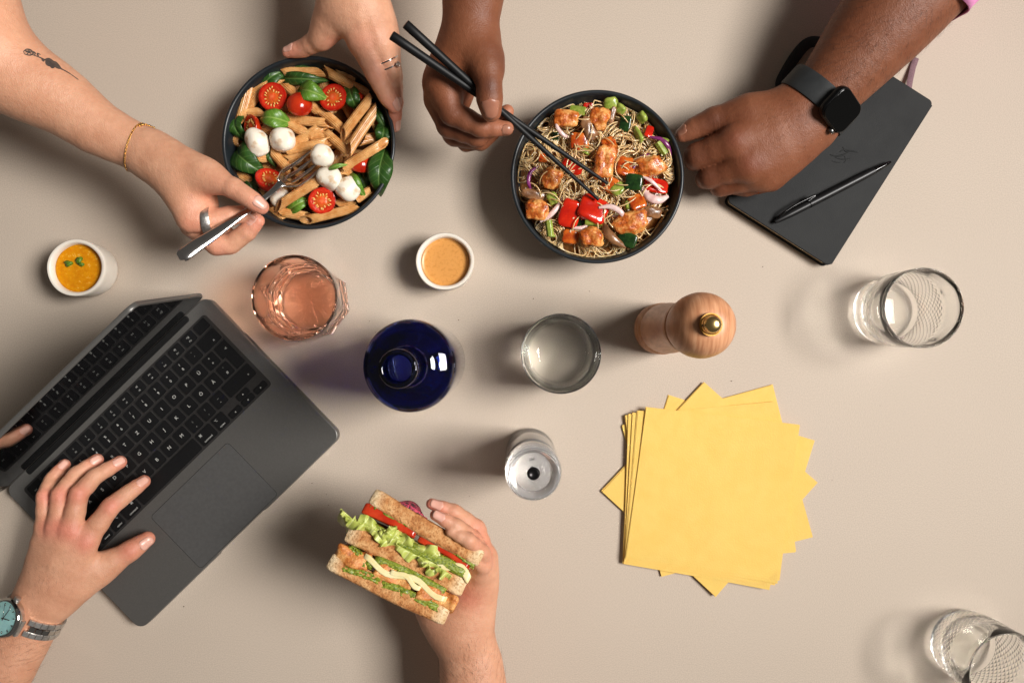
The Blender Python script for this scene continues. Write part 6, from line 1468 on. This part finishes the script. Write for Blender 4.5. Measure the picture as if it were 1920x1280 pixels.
# printed pink paper peeping out behind the upper slice
m, nt, N, L, B = nodes_of('pink_print'); n1 = noise_node(N, L, 210, 2, .5, dist=.6); r1 = ramp(N, L, n1.outputs['Fac'], [(.47, srgb(206, 74, 98)), (.5, srgb(34, 24, 30)), (.56, srgb(34, 24, 30)), (.59, srgb(206, 74, 98))]); L.new(r1.outputs['Color'], B.inputs['Base Color']); B.inputs['Roughness'].default_value = .6; PINKP = m
V, F = [], []; nn_ = 14
for i in range(nn_ + 1):
    u = i / nn_; x, y = 552 + (732 - 552) * u, 250 + (345 - 250) * u; bul = 74 * math.sin(math.pi * min(1, u * 1.05 + .02)) ** .6
    for j in range(6): v = j / 5; V.append(SI @ P(*kc(x + bul * .5 * v, y - bul * v), (150 - 22 * v ** 1.6) / 1000))
for i in range(nn_):
    for j in range(5): k = i * 6 + j; F.append((k, k + 1, k + 7, k + 6))
o = mesh_obj('paper_wrap', V, F, PINKP, sand); o.modifiers.new('t', 'SOLIDIFY').thickness = .0004; o['label'] = 'pink paper with black print behind the upper slice'

# the cut face is turned towards the viewer
pv = P(765, 1040, ZT); dz = (Vector((0, 0, CAM_H)) - pv).normalized(); rq = Vector((0, 0, 1)).rotation_difference(dz).to_matrix().to_4x4()
sand.matrix_basis = Matrix.Translation(pv) @ rq @ Matrix.Translation(-pv) @ Matrix.Translation(sand.location)
# ------------------------------------------------------------------ fine arm hair
def hair(body, arm, p0, p1, n, m, seed, lmm=(6, 12), r=.00006, along=1.0):
    """short hairs between two axis points (x, y, mm) of a limb"""
    rh = random.Random(seed); a, b_ = Q3(p0), Q3(p1); ax = (b_ - a).normalized(); u = Vector((0, 0, 1)) - ax * ax.z; u.normalize(); w = ax.cross(u); V, F = [], []
    for k in range(n):
        th = rh.gauss(0, 1.0); c = a.lerp(b_, rh.random()); dd = u * math.cos(th) + w * math.sin(th); p = body.hit(c, dd, .075, 50); L_ = rh.uniform(*lmm) / 1000; sw = rh.gauss(0, .35); side = ax.cross(dd)
        d1 = (ax * along + side * (sw + .5 * math.sin(th)) + dd * .28).normalized(); q1 = p + d1 * L_ * .5; q2 = q1 + (d1 - dd * .3 + side * rh.gauss(0, .12)).normalized() * L_ * .5
        v, f = tube_data([p - dd * .0003, q1, q2], [r, r * .8, r * .3], 3, False); o_ = len(V); V += v; F += [tuple(i + o_ for i in x) for x in f]
    o = mesh_obj('arm_hair', V, F, m, arm); o['kind'] = 'stuff'; return o
HB = pmat('brown_hair', srgb(86, 54, 34), None, rough=.5); HK = pmat('black_hair', srgb(22, 16, 13), None, rough=.5)
hair(Fh, armF, (868, 1190, 79), (900, 1400, 77), 520, HB, 1, along=-.9); hair(E, armE, (46, 1180, 49), (-40, 1330, 57), 420, HB, 2, along=-.4); hair(E, armE, (100, 1100, 49), (90, 1040, 56), 80, HB, 3, (4, 7))
hair(D, armD, (1540, 180, 74), (1720, -25, 98), 900, HK, 4, (5, 11), along=-.6); hair(D, armD, (1490, 225, 68), (1430, 260, 68), 150, HK, 5, (3, 6), along=.6)
# crumbs and dust specks on the table
CR = pmat('crumb', srgb(96, 70, 48), srgb(60, 44, 34), 500, .8)
bm = bmesh.new(); bmesh.ops.create_icosphere(bm, subdivisions=1, radius=1); bv = [v.co.copy() for v in bm.verts]; bf = [[v.index for v in f.verts] for f in bm.faces]; bm.free(); V, F = [], []; rc = random.Random(9)
for k, (x, y) in enumerate([(1105, 546), (616, 946), (612, 926), (1371, 714), (1083, 822), (704, 623), (345, 1136), (232, 1166), (693, 602), (1430, 500), (1425, 860), (880, 930), (905, 1120), (560, 640), (1000, 560), (1650, 760), (1560, 900), (980, 1010), (585, 905), (860, 600)]):
    p = P(x, y, 0); r = rc.uniform(.0003, .0007); o_ = len(V); sd = Vector((k, k * 2.3, 1)); V += [(p.x + c.x * r * (1 + .6 * mnoise.noise(c + sd)), p.y + c.y * r, max(0.0002, r * .6 + c.z * r * .6)) for c in bv]; F += [tuple(i + o_ for i in f) for f in bf]
o = mesh_obj('crumbs', V, F, CR); tag(o, 'tiny dark crumbs scattered on the beige table', 'crumbs', kind='stuff')
